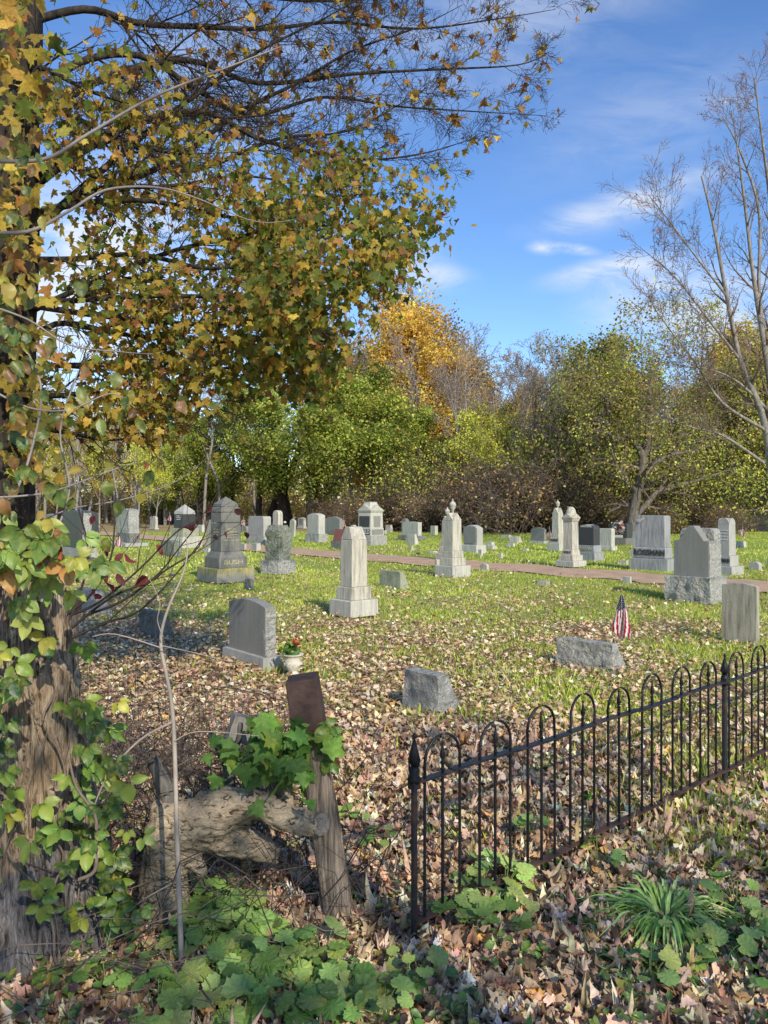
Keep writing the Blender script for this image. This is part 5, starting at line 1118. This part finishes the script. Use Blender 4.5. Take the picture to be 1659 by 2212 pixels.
n1 = noise_n(N, mp, 1.6, 8, .68, 1.6); n2 = noise_n(N, (tc, 3), 5, 4)
c = N.mix(N.ramp(n1, [(.38, 0), (.46, .65), (.66, 1)]), (.05, .036, .024), (.56, .44, .30)); c = N.mix(N.ramp(n2, [(.4, 0), (.7, .55)]), c, (.17, .15, .11)); N.out(c, .9, n1, .9, .02, spec=.1); M['logbark'] = m_
me2.materials.clear(); me2.materials.append(m_); link(bpy.data.objects.new('limb', me2), lg)
m_, nt = mat_new('sawn wood rings'); N = NT(nt); tc = N.n('ShaderNodeTexCoord'); ctr = P(690, 1780, dl - .07)
dv = N.n('ShaderNodeVectorMath', {0: N.n('ShaderNodeVectorMath', {0: (tc, 3), 1: tuple(ctr)}, operation='SUBTRACT'), 1: N.n('ShaderNodeVectorMath', {0: (noise_n(N, (tc, 3), 18, 4), 1), 1: (.016, .016, .016)}, operation='MULTIPLY')}, operation='ADD')
ln_ = N.n('ShaderNodeVectorMath', {0: dv}, operation='LENGTH'); sn_ = N.n('ShaderNodeMath', {0: N.n('ShaderNodeMath', {0: (ln_, 'Value'), 1: 900.0}, operation='MULTIPLY')}, operation='SINE'); gn_ = noise_n(N, (tc, 3), 55, 5, .75)
c = N.mix(N.ramp(sn_, [(.0, 0), (1, .35)]), (.22, .195, .165), (.10, .085, .07)); c = N.mix(N.ramp(gn_, [(.45, 0), (.62, .9)]), c, (.07, .06, .05)); N.out(c, .9, gn_, .6, .01); sawn = m_
m = MB(); e = P(690, 1780, dl - .07); ax = (P(700, 1782, dl - .09) - e).normalized(); m.tube([e - ax * .008, e + ax * .012], [23.5 * q, 22.5 * q], 18); n_ = len(m.v); m.f.append(tuple(range(n_ - 18, n_))); m.build('sawn_end', sawn, lg)
L = [chain([(365, 1740, 24), (356, 1700, 20), (345, 1672, 19), (330, 1640, 13)], dl + .02), chain([(500, 1720, 14), (490, 1650, 12), (470, 1610, 9), (452, 1585, 6)], dl + .1), chain([(495, 1660, 9), (515, 1600, 7), (520, 1560, 5)], dl + .1), chain([(552, 1620, 9), (550, 1570, 8), (548, 1545, 6)], dl + .12), chain([(538, 1640, 7), (560, 1590, 5), (565, 1560, 4)], dl + .12)]
v, f = tube_np([smooth_line(p, r, 5) for p, r in L], 9, True)
for i in range(len(v)): v[i] += np.array(noise.noise_vector(Vector(v[i]) * 28)) * .006
np_obj('dead_shoots', v, f, bark_mat('charred gray wood', (.018, .016, .015), (.22, .20, .17), 3, 14), lg, smooth=True)
m = MB(); bx = P(525, 1563, 3.3)
v, f = rough_np(.15, .07, .13, .06, 0, .11, .012, 4, .02); o = np_obj('broken_chunk', v, f, M['barklight'], lg); o.location = bx - V(0, 0, .08); o.rotation_euler = (0, .25, .3)

# ------------------------------------------------------------------ leaning post with rusty cap, far post, wire
def wpost(b, t, w, capl, label, sd):
    o = empty('wooden_post', (0, 0, 0)); tag(o, label, 'post'); b = Vector(b); t = Vector(t); n = 60; a = 36; vs = []
    axd = (t - b).normalized(); ux = axd.cross(V(0, 1, 0)).normalized(); uy = ux.cross(axd)
    for j in range(n + 1):
        c = b.lerp(t, j / n)
        for i in range(a):
            an = 2 * math.pi * i / a; sq = 1 / max(abs(math.cos(an)), abs(math.sin(an))) ** .6; r = w * .5 * (1.12 - .22 * j / n) * sq
            r *= 1 + .10 * noise.noise(V(math.cos(an) * 3 + sd, math.sin(an) * 3, j * .05)) - .16 * abs(noise.noise(V(math.cos(an) * 8 + sd, math.sin(an) * 8, j * .04)))
            vs.append(tuple(c + ux * r * math.cos(an) + uy * r * math.sin(an)))
    ix = np.arange((n + 1) * a).reshape(n + 1, a); fq = np.stack([ix[:-1], np.roll(ix, -1, 1)[:-1], np.roll(ix, -1, 1)[1:], ix[1:]], -1).reshape(-1, 4)
    np_obj('post', np.array(vs), [fq, ix[-1:]], bark_mat('weathered post wood', (.06, .045, .035), (.46, .37, .28), 1.5, 34, 1.0, .02), o, smooth=True)
    m = MB(); c0 = t - axd * capl * .86; c1 = t + axd * capl * .14; hw = w * .54; hy = w * .52
    for k, (p0, wd) in enumerate([(c0, hw), (c0.lerp(c1, .5), hw), (c1, hw * .98)]): pass
    vs = []
    for p_, s_ in ((c0, 1), (c0.lerp(c1, .35), 1.02), (c0.lerp(c1, .8), 1.0), (c1, .97)):
        for sx_, sy_ in ((-1, -1), (.86, -1), (1, -.8), (1, 1), (-1, 1)): vs.append(tuple(p_ + ux * sx_ * hw * s_ - uy * sy_ * hy * s_))
    fs = [tuple(k * 5 + i if q_ == 0 else 0 for q_ in ()) for k in ()]
    for k in range(3):
        for i in range(5): fs.append((k * 5 + i, k * 5 + (i + 1) % 5, (k + 1) * 5 + (i + 1) % 5, (k + 1) * 5 + i))
    fs.append((15, 16, 17, 18, 19)); m.add(vs, fs); m.build('rusty_cap', M['rust'], o, .004)
    return o
wpost(P(738, 2010, 3.03), P(655, 1478, 2.98), 62 * 3 / F, .215, 'leaning gray wooden post with a brown rusty metal cap, right of the stump', 1)
gb = G(152, 1617); wpost(gb, P(148, 1292, 5.2), .12, .10, 'old wooden post with a rusty cap behind the broken trunk', 5)
a = V(-.18, 3.05, 0); b = V(-2.15, 5.15, 0); L = []
for i, z in enumerate([.10, .22, .34, .46, .58, .70, .80]):
    pts = [a.lerp(b, t) + V(0, 0, z + .03 * math.sin(t * 9 + i) - .05 * math.sin(t * 3.14)) for t in np.linspace(0, 1, 16)]; L.append((pts, [.0015] * 16))
for i in range(30):
    t = (i + .5) / 30; p = a.lerp(b, t); sh = .05 * math.sin(i * 1.7); pts = [p + V(sh * .2, sh * .2, .05), p + V(0, .01 * math.sin(i), .25), p + V(sh * .3, 0, .5), p + V(sh * .5, 0, .77)]; L.append((pts, [.0012] * 4))
wf = tubes_obj('wire_fence', L, M['wire'], None, 4); tag(wf, 'sagging rusty wire mesh fence strung between the two capped posts', 'fence')

# ------------------------------------------------------------------ thin sapling stick and twigs
stk = []
stk.append(smooth_line([P(x, y, 2.64 + .01 * i) for i, (x, y) in enumerate([(393, 2122), (388, 1960), (382, 1800), (378, 1640), (372, 1530), (358, 1450), (348, 1400), (350, 1360), (365, 1310), (395, 1240), (405, 1190), (400, 1150)])], [r * 2.65 / F for r in (6.5, 6, 5.5, 5, 4.6, 4.2, 4, 3.6, 3, 2, 1.5, 1)], 5))
for ln, r in [([(352, 1375), (340, 1340), (345, 1300), (318, 1240)], 1.4), ([(372, 1560), (300, 1600), (230, 1680), (190, 1780)], 3.2), ([(378, 1600), (430, 1580), (560, 1590)], 1.3), ([(350, 1400), (250, 1370), (200, 1375)], 1.5), ([(388, 1900), (300, 1950), (240, 2010), (225, 2100)], 1.6), ([(350, 1395), (420, 1410), (500, 1430)], 1.2)]:
    stk.append(smooth_line([P(x, y, 2.66) for x, y in ln], [r * 2.65 / F * (1 - .2 * i) for i in range(len(ln))], 4))
o = tubes_obj('thin_sapling', stk, M['twiglight'], None, 6); tag(o, 'thin bare pale sapling stem rising in front of the stump', 'sapling')
# red tinged twiggy shrub
root = empty('twiggy_shrub'); tag(root, 'bare dark twigged shrub with a few red leaves arching right of the broken trunk', 'shrub')
T = Tree(55, 1, (5, 3), (.45, .5), (32, 40), (.07, .10, .15), (.03, .03, .0), minr=.0016, nseg=(6, 4, 3), t0=.25); L = []
for ln in [[(150, 1330), (215, 1300), (300, 1230), (380, 1150), (440, 1110), (500, 1010)], [(150, 1360), (240, 1290), (330, 1250), (390, 1180), (430, 1130)], [(140, 1330), (200, 1280), (240, 1200), (250, 1100), (270, 1050)], [(150, 1380), (230, 1345), (300, 1320), (380, 1240), (440, 1160)],
           [(150, 1340), (180, 1260), (190, 1180), (170, 1100)], [(180, 1330), (260, 1300), (360, 1230), (430, 1180), (460, 1080)]]:
    pts, rs = smooth_line([P(x, y, 4.2) for x, y in ln], [.009, .008, .006, .0045, .003, .002][:len(ln)], 4); L.append((pts, rs)); T.lines.append((pts, rs, 0)); ds = [(b_ - a_).normalized() for a_, b_ in zip(pts, pts[1:])]; ds.append(ds[-1]); T.kids(pts, rs, ds, 1.1, 0)
T.wood('stems', M['twigdark'], root, .02); n_ = 30; p, dd = T.leafpts(n_, .03); p = np.concatenate([p[:10], np.array([tuple(P(R2.gauss(230, 60), R2.gauss(1230, 50), 4.1)) for _ in range(20)])])
leaves_obj('red_leaves', p, rand_dirs(n_) + [0, 0, -.8], rand_dirs(n_) + [0, -1, 0], RNG.uniform(.04, .08, n_), OVAL, pick_cols(n_, [(.20, .04, .05), (.28, .08, .05), (.13, .04, .04)]), M['leaf'], root)
# bramble tangle behind the stump
def tangle(name, seed, n, cx, dy, rx, ry, h, mat, label, r0=.004):
    r = random.Random(seed); L = []
    for i in range(n):
        x = cx + r.gauss(0, rx); y = dy + r.gauss(0, ry); a = r.uniform(0, 6.283); Ln = r.uniform(.3, .9); pts = []; hh = h * r.uniform(.3, 1.1)
        for j in range(7):
            t = j / 6; pts.append(V(x + math.cos(a) * Ln * t, y + math.sin(a) * Ln * t * .7, max(0.01, hh * math.sin(math.pi * (t * .8 + .08)) + r.gauss(0, .02)))); a += r.gauss(0, .35)
        L.append((pts, [r0 * r.uniform(.4, 1) * (1 - .1 * j) for j in range(7)]))
    o = tubes_obj(name, L, M[mat], None, 4); tag(o, label, 'brambles'); return o
tangle('bramble_tangle', 1, 230, -1.35, 4.3, .45, .5, .55, 'twig', 'tangled brown brambles over the leaves behind the wire fence')
tangle('bramble_tangle', 2, 120, -1.0, 3.5, .35, .3, .5, 'twigdark', 'dark bramble stems around the wire fence behind the stump')
tangle('bramble_tangle', 3, 34, -1.1, 2.75, .35, .2, .28, 'twig', 'dry pale vine stems at the foot of the broken trunk', .0035)
tangle('bramble_tangle', 4, 50, -.45, 3.15, .3, .12, .4, 'twigdark', 'dark thin stems hanging under the sawn limb', .003)

# maple seedling on the stump
ms = empty('maple_seedling'); tag(ms, 'cluster of fresh green maple leaves sprouting between the stump and the capped post', 'seedling')
pts_ = [P(R2.gauss(605, 52), R2.gauss(1625, 38), R2.uniform(2.85, 3.05)) for _ in range(70)] + [P(R2.gauss(520, 30), R2.gauss(1640, 40), 3.05) for _ in range(14)] + [P(600, 1700, 2.8), P(650, 1670, 2.78), P(575, 1560, 2.95), P(548, 1735, 2.85), P(640, 1640, 2.8), P(660, 1740, 2.8)]
n_ = len(pts_); leaves_obj('leaves', np.array([tuple(p) for p in pts_]), np.stack([RNG.normal(0, .5, n_), RNG.normal(-.2, .3, n_), RNG.normal(-.5, .5, n_)], 1), np.stack([RNG.normal(0, .4, n_), np.full(n_, -.7), RNG.uniform(.2, 1.2, n_)], 1), RNG.uniform(.05, .095, n_), MAPLE,
    pick_cols(n_, [(.13, .25, .05), (.20, .36, .07), (.07, .15, .035), (.34, .42, .08)], [4, 4, 3, 2]), M['leaf'], ms, .14)
base_ = P(600, 1735, 3.0); tubes_obj('stems', [smooth_line([base_, base_.lerp(p, .5) + V(0, .03, .03), p], [.003, .002, .0012], 3) for p in pts_[::2]], M['twig'], ms, 4)
sv = ivyset.__defaults__
pc = empty('post_creeper'); tag(pc, 'small green creeper leaves clinging to the leaning capped post', 'vine'); ivyset([P(R2.uniform(690, 730), R2.uniform(1560, 1650), 2.93) for _ in range(7)] + [P(R2.uniform(640, 700), R2.uniform(1570, 1620), 2.93) for _ in range(4)], 'leaves', pc, (.05, .075), IVY, (4, 4, 2, 1, .2, 2))
n_ = 14; leaves_obj('withered_leaves', np.array([tuple(P(R2.gauss(712, 12), R2.gauss(1610, 16), 3.02)) for _ in range(n_)]), rand_dirs(n_) + [0, 0, -1], rand_dirs(n_), RNG.uniform(.04, .07, n_), MAPLE, pick_cols(n_, [(.20, .06, .03), (.12, .04, .03)]), M['litter'], pc, .6)

# ------------------------------------------------------------------ low plants
def weed(g, s, nl, seed, label, pal=((.25, .38, .08), (.33, .47, .12), (.16, .27, .06), (.40, .47, .12)), group='round leaved weeds in the foreground', h=.13):
    r = np.random.default_rng(seed); o = empty('leafy_weed', g); tag(o, label, 'weed', group)
    a = r.uniform(0, 6.283, nl); q = r.uniform(.15, 1, nl) ** .7 * s; pos = np.stack([q * np.cos(a), q * np.sin(a), h * (1.05 - .45 * q / s) * r.uniform(.6, 1.15, nl) + .02], 1)
    ax = np.stack([np.cos(a), np.sin(a), r.normal(-.15, .2, nl)], 1); nr = np.stack([r.normal(0, .25, nl), r.normal(-.35, .25, nl), np.ones(nl)], 1)
    leaves_obj('leaves', pos, ax, nr, r.uniform(.05, .105, nl) * (s / .13) ** .4, ROUND2, pick_cols(nl, pal, None, .14, r), M['weed'], o, .12, r)
    tubes_obj('stalks', [smooth_line([V(0, 0, 0), V(*(p * [.5, .5, .75])), V(*p)], [.0025, .002, .0016], 2) for p in pos], M['stalk'], o, 4)
def round_leaf():
    v = [(0, .30, 0)]; f = []; n = 30
    for ring, q in ((1, .5), (2, 1.0)):
        for k in range(n):
            a = -math.pi / 2 + 2 * math.pi * (k + .5) / n; rr = .5 * q * (1 + (.07 if k % 2 else -.05) * (ring == 2)) * (.55 if k in (0, n - 1) else .85 if k in (1, n - 2) else 1)
            v.append((rr * math.cos(a), .38 + rr * math.sin(a), (.035 if k % 3 == 0 else -.02) * q))
    for k in range(n):
        k2 = (k + 1) % n; f.append((0, 1 + k, 1 + k2)); f.append((1 + k, 1 + n + k, 1 + n + k2)); f.append((1 + k, 1 + n + k2, 1 + k2))
    return np.array(v), np.array(f)
ROUND2 = round_leaf(); M['stalk'] = plain('green stalk', (.16, .24, .06), .6)
m_, nt = mat_new('weed leaf'); N = NT(nt); att = N.n('ShaderNodeAttribute', attribute_name='Col'); tc = N.n('ShaderNodeTexCoord'); vo = N.n('ShaderNodeTexVoronoi', {'Vector': (tc, 3), 'Scale': 55}, feature='DISTANCE_TO_EDGE')
hv = N.n('ShaderNodeHueSaturation', {'Color': (att, 0), 'Value': N.ramp(vo, [(0.0, 1.16), (.10, .97)])}); bn = N.n('ShaderNodeBump', {'Height': vo, 'Strength': .35, 'Distance': .004})
d_ = N.n('ShaderNodeBsdfPrincipled', {'Base Color': hv, 'Roughness': .5, 'Normal': bn}); t_ = N.n('ShaderNodeBsdfTranslucent', {'Color': hv}); N.n('ShaderNodeOutputMaterial', {0: N.n('ShaderNodeMixShader', {0: .3, 1: d_, 2: t_})}); M['weed'] = m_
W = [(230, 2175, .11, 9), (400, 1985, .12, 14), (470, 2010, .13, 18), (510, 2045, .13, 18), (450, 2080, .13, 18), (600, 2130, .13, 16), (520, 2150, .14, 12), (470, 2195, .14, 18), (590, 2200, .15, 18), (660, 2180, .13, 16), (700, 2110, .12, 12), (740, 2185, .13, 12),
     (1040, 1925, .11, 12), (1090, 1950, .11, 12), (1060, 1990, .12, 14), (1000, 2010, .10, 10), (1110, 2010, .09, 8), (1490, 2075, .10, 9), (1290, 1885, .08, 6), (1590, 1980, .09, 8), (905, 2140, .09, 8), (1405, 2150, .08, 5), (830, 2230, .12, 10), (1560, 2110, .08, 6), (340, 2230, .1, 8), (1620, 2050, .09, 8), (820, 1850, .07, 6), (760, 1790, .06, 6), (1150, 1820, .07, 7)]
for i, (x, y, s, n_) in enumerate(W): weed(G(x, y), s, n_, 400 + i, 'low round leaved green weed growing through the fallen leaves')
# bright green daylily tuft
def tuft(g, s, n, seed, label, pal, wd=.05):
    r = np.random.default_rng(seed); L = []; vs = []; fs = []; cs = []; K = 9
    for i in range(n):
        a = r.uniform(0, 6.283); q = r.uniform(0, .3) * s; reach = r.uniform(.5, 1.1) * s; hh = r.uniform(.35, .8) * s; w = r.uniform(.6, 1.1) * wd * s; c = pick_cols(1, pal, None, .15, r)[0]; b = len(vs); tw = r.normal(0, .3)
        sd = np.array([-math.sin(a + tw), math.cos(a + tw), r.normal(0, .3)])
        for k in range(K):
            t = k / (K - 1); p = np.array([math.cos(a) * (q + reach * t ** 1.25), math.sin(a) * (q + reach * t ** 1.25), hh * (1.9 * t - 1.55 * t * t * (1 + .15 * r.random())) + .005]); ww = w * (1 - t ** 2.2) + .0004
            vs += [p - sd * ww, p + [0, 0, -.3 * ww], p + sd * ww]; cs += [c * (.8 + .5 * t)] * 3
            if k: j = b + 3 * k; fs += [(j - 3, j - 2, j + 1, j), (j - 2, j - 1, j + 2, j + 1)]
    o = np_obj('grass_tuft', np.array(vs), np.array(fs), M['grass'], None, col=np.clip(np.array(cs), 0, 1), smooth=True); o.location = g; tag(o, label, 'grass tuft'); return o
LG = [(.42, .60, .16), (.32, .50, .11), (.54, .68, .24)]
tuft(G(1440, 2010), .27, 230, 1, 'large bright green tuft of long arching blades in front of the fence', LG, .030)
tuft(G(1570, 2040), .22, 60, 2, 'smaller darker tuft of blades right of the large bright tuft', [(.14, .25, .05), (.10, .19, .04)], .035)
for i, (x, y, s) in enumerate([(1350, 2110, .16), (1240, 1975, .14), (1420, 2120, .15), (1180, 1880, .12), (800, 1960, .12), (1300, 2020, .13)]): tuft(G(x, y), s, 40, 10 + i, ['flat rosette of dark green pointed leaves before the large tuft', 'small leafy tuft left of the large bright tuft', 'small leafy tuft in front of the dandelion leaves', 'small tuft under the bottom rail of the iron fence', 'small grass tuft by the leaning post', 'small tuft just left of the large bright tuft'][i], [(.12, .24, .05), (.17, .30, .06)], .07)
for i in range(60):
    u = R2.random(); x = R2.uniform(760, 1300) if i < 40 else R2.uniform(1280, 1650); y = R2.uniform(1640, 1900) if i < 40 else R2.uniform(1780, 2100); o = tuft(G(x, y), R2.uniform(.06, .12), 22, 100 + i, 'small green grass tuft poking through the fallen leaves around the fence', [(.10, .22, .04), (.16, .30, .05)], .06); o['group'] = 'small grass tufts around the fence'
# creeping ground cover, mixed purple, yellow, green
n_ = 4200; x, y = wedge(n_, 2.0, 3.3, -.62, .62, 1.5); k_ = (vnoise(x, y, .28, 12) > -.15) & ((x > .05) | (x < -.75) | (RNG.random(n_) < .35)); k_ &= ~((y > 2.9) & (x > 1.2)); x, y = x[k_], y[k_]; n_ = len(x)
th = RNG.uniform(0, 6.283, n_)
c_ = leaves_obj('creeping_ground_cover', np.stack([x, y, RNG.uniform(.02, .12, n_)], 1), np.stack([np.cos(th), np.sin(th), RNG.normal(-.2, .3, n_)], 1), np.stack([RNG.normal(0, .3, n_), RNG.normal(-.3, .3, n_), np.ones(n_)], 1), RNG.uniform(.025, .055, n_), OVAL2,
    pick_cols(n_, [(.10, .20, .05), (.14, .26, .06), (.09, .045, .045), (.14, .06, .06), (.06, .12, .04), (.36, .33, .06)], [4, 3, 3, 2, 3, .8]), M['ivy'], None, .2); tag(c_, 'creeping vine leaves, green and purple, covering the near ground', 'ground cover', None, 'stuff')

# ------------------------------------------------------------------ the maple
mp_ = empty('maple_tree'); tag(mp_, 'large maple at the left edge with a dark trunk and yellow brown leaves overhead', 'tree')
dm = 6.0; tk = smooth_line([P(-30, 1560, dm), P(-10, 1200, dm), P(-5, 900, dm), P(12, 600, dm), P(25, 300, dm), P(30, 0, dm), P(40, -500, dm), P(80, -1200, dm)], [.33, .27, .25, .23, .21, .20, .16, .10], 5)
v, f = tube_np([tk], 40)
for i in range(len(v)): p = Vector(v[i]); v[i] += np.array([1, 1, 0]) * (noise.noise(V(p.x * 16, p.y * 16, p.z * 1.3)) * .03 + noise.noise(V(p.x * 40, p.y * 40, p.z * 3)) * .012)
np_obj('trunk', v, f, M['bark'], mp_, smooth=True)
TL = Tree(301, 3, (17, 7, 3), (.42, .5, .55), (42, 42, 45), (.06, .11, .15, .18), (0.0, -.02, -.03, -.02), minr=.0022, nseg=(7, 6, 4, 3), t0=.12, rr=.45, tip=.2)
TB = Tree(302, 3, (26, 11, 6), (.40, .5, .55), (44, 42, 45), (.05, .09, .13, .16), (0.0, .01, .02, .0), minr=.0019, nseg=(7, 6, 4, 3), t0=.12, rr=.45, tip=.2)
Lm = []
def limb(T, ln, r0, d0, d1, kl, t0=.12):
    n = len(ln); pts, rs = smooth_line([P(x, y, d0 + (d1 - d0) * i / (n - 1)) for i, (x, y) in enumerate(ln)], [r0 * (1 - .93 * i / (n - 1)) for i in range(n)], 5); Lm.append((pts, rs)); ds = [(b - a).normalized() for a, b in zip(pts, pts[1:])]; ds.append(ds[-1]); T.kids(pts, rs, ds, kl, 0, t0)
for ln, d1 in [([(25, 470), (180, 440), (330, 435), (500, 470), (650, 500), (800, 480), (900, 500)], 6.4), ([(25, 560), (150, 560), (300, 550), (450, 580), (600, 560), (750, 540), (860, 570)], 5.6), ([(10, 660), (150, 650), (300, 640), (450, 640), (600, 640), (700, 620), (760, 600)], 5.2),
               ([(5, 780), (120, 700), (250, 720), (380, 735), (520, 740), (600, 755), (660, 775)], 5.6), ([(5, 800), (120, 790), (260, 790), (400, 800), (540, 790), (620, 775), (680, 765)], 6.6), ([(0, 850), (100, 855), (230, 850), (350, 860), (460, 880), (520, 900)], 5.2), ([(20, 330), (130, 350), (260, 400), (380, 400), (520, 380), (680, 400), (840, 390)], 6.8),
               ([(10, 700), (200, 610), (380, 540), (560, 500), (700, 430), (820, 420)], 6.0), ([(20, 250), (120, 240), (240, 290), (360, 330), (480, 330)], 5.2), ([(25, 120), (120, 160), (200, 200), (300, 230)], 5.2), ([(0, 920), (120, 930), (230, 950), (330, 940)], 5.4), ([(10, 650), (200, 680), (420, 700), (590, 690), (680, 675)], 4.9)]:
    limb(TL, ln, .028, dm, d1, 1.55)
for ln, d1 in [([(25, 60), (180, 20), (300, 50), (430, 58), (580, 62), (720, 48), (900, 62), (1080, 40), (1200, 20)], 8.5), ([(25, 540), (150, 430), (300, 300), (430, 200), (560, 110), (700, 40), (820, -30)], 7.5), ([(24, 520), (160, 430), (280, 390), (400, 330), (520, 240), (640, 180), (760, 110), (900, 60), (1000, 10)], 8), ([(28, 250), (160, 140), (300, 120), (420, 190), (540, 250), (700, 210), (860, 230), (1010, 240), (1180, 250)], 8.2),
               ([(26, 420), (200, 300), (420, 240), (560, 300), (680, 330), (800, 345), (920, 330), (1020, 300)], 8.0), ([(25, -40), (250, -60), (450, -30), (650, 0), (850, -10), (1050, -60), (1250, -80)], 9.0), ([(28, 300), (200, 180), (400, 130), (560, 180), (760, 160), (940, 150), (1120, 140), (1190, 110)], 8.6), ([(25, 440), (240, 300), (400, 370), (600, 300), (760, 280), (920, 190)], 7.6)]:
    limb(TB, ln, .036, dm, d1, 2.0, .15)
v1 = tubes_obj('limb', Lm, M['bark'], mp_, 8)
TL.wood('leafy_twigs', M['twigdark'], mp_, .02); TB.wood('bare_twigs', M['twigdark'], mp_, .02)
ML = [(.50, .34, .05), (.60, .41, .07), (.36, .29, .05), (.20, .22, .035), (.44, .23, .06), (.13, .18, .03), (.28, .14, .05)]
def mleaves(T, n, wts, name, jit, size=(.075, .125), filt=None, curl=.22, tone=1.0):
    p, dd = T.leafpts(n, jit, RNG, filt); ax = rand_dirs(n) * .6 + [0, 0, -.9]; nr = rand_dirs(n) + [0, -.5, .2]
    leaves_obj(name, p, ax, nr, RNG.uniform(size[0], size[1], n), MAPLE, pick_cols(n, ML, wts, .16) * tone, M['leaf'], mp_, curl)
_pxy = lambda p: (CX + p.x * F / p.y, HY - (p.z - CH) * F / p.y)
low_ok = lambda p: _pxy(p)[1] < np.interp(_pxy(p)[0], [0, 60, 150, 300, 480, 700], [1060, 1000, 950, 930, 900, 850]) + 30 * noise.noise(p * 4)
edge_ok = lambda p: low_ok(p) and _pxy(p)[0] < np.interp(_pxy(p)[1], [200, 300, 450, 550, 640, 720, 830, 900, 960], [760, 880, 960, 900, 810, 760, 690, 540, 420]) + 40 * noise.noise(p * 3)
thin_ok = lambda p: (noise.noise(p * 9 + V(1, 2, 3)) * .5 + .5) < np.interp(_pxy(p)[1], [0, 250, 420, 600], [.42, .46, .62, 1.1])
gap = lambda p: edge_ok(p) and thin_ok(p) and noise.noise(p * 1.5) > -.22 and noise.noise(p * 4.0 + V(5, 5, 5)) > -.25
mleaves(TL, 6900, [3, 2.5, 4, 3, 2, 2, .8], 'yellow_leaves', .11, (.038, .08), filt=gap)
grn = lambda p: gap(p) and p.x > (520 - CX) / F * p.y and p.z > 1.65 and p.z > CH - (900 - HY) / F * p.y
mleaves(TL, 2600, [.6, .5, 3, 5, .6, 5, .3], 'green_leaves', .12, (.04, .078), filt=grn)
mleaves(TB, 650, [1.5, 1, 2, .2, 4, .1, 4], 'brown_leaves', .03, (.06, .10), curl=.5)
n_ = 420; xs_ = np.abs(RNG.normal(0, 75, n_)); ys_ = RNG.uniform(-60, 1040, n_) ; ds_ = RNG.uniform(3.6, 5.4, n_); kq = (xs_ < 140) & (RNG.random(n_) < np.interp(ys_, [0, 300, 700, 1000], [1, .8, .6, .9]))
pp_ = np.array([tuple(P(a, b, c)) for a, b, c in zip(xs_[kq], ys_[kq], ds_[kq])]); n_ = len(pp_)
leaves_obj('near_leaves', pp_, rand_dirs(n_) * .6 + [0, 0, -.8], rand_dirs(n_) + [0, -.7, .2], RNG.uniform(.06, .11, n_), MAPLE, pick_cols(n_, ML, [4, 3, 3, 1.5, 2, 1.5, .6], .18), M['leaf'], mp_, .25)
# more of its crown above and behind the viewer, which shades the foreground
TS = Tree(303, 2, (9, 6), (.5, .5), (45, 45), (.08, .12, .15), (.02, .0, 0), minr=.006, nseg=(7, 5, 4), t0=.2)
TS.branch(P(40, -500, dm), (.25, -1, .35), 9, .12, 0); TS.branch(P(40, -700, dm), (-.3, -1, .3), 8, .11, 0); TS.branch(P(40, -700, dm), (.9, -.6, .5), 7, .10, 0)
if SHADE_TOP: TS.wood('overhead_limbs', M['bark'], mp_, .02)
if SHADE_TOP:
    p, dd = TS.leafpts(SHADE_TOP, .3); leaves_obj('overhead_leaves', p, rand_dirs(SHADE_TOP), rand_dirs(SHADE_TOP), RNG.uniform(.09, .15, SHADE_TOP), MAPLE_LO, pick_cols(SHADE_TOP, ML), M['leaf'], mp_)

# a broad tree outside the view whose shade falls over the fence
st = empty('shade_tree', (4.6, -6.2, 0)); tag(st, 'broad leafy tree whose dappled shade falls over the iron fence', 'tree')
T = Tree(404, 3, (13, 7, 5), (.5, .5, .5), (60, 48, 48), (.05, .10, .15, .2), (.02, .0, 0, 0), minr=.006, nseg=(7, 5, 4, 3), t0=.35, rr=.5); T.branch((0, 0, -.1), (-.03, 0, 1), 8.6, .2, 0)
T.wood('trunk', M['bark'], st); keep_ = lambda p: noise.noise(p * .75 + V(3, 1, 7)) > -.12
p, dd = T.leafpts(SHADE_N, .3, RNG, keep_); leaves_obj('foliage', p, rand_dirs(SHADE_N), rand_dirs(SHADE_N), RNG.uniform(.09, .15, SHADE_N), MAPLE_LO, pick_cols(SHADE_N, ML), M['leaf'], st)
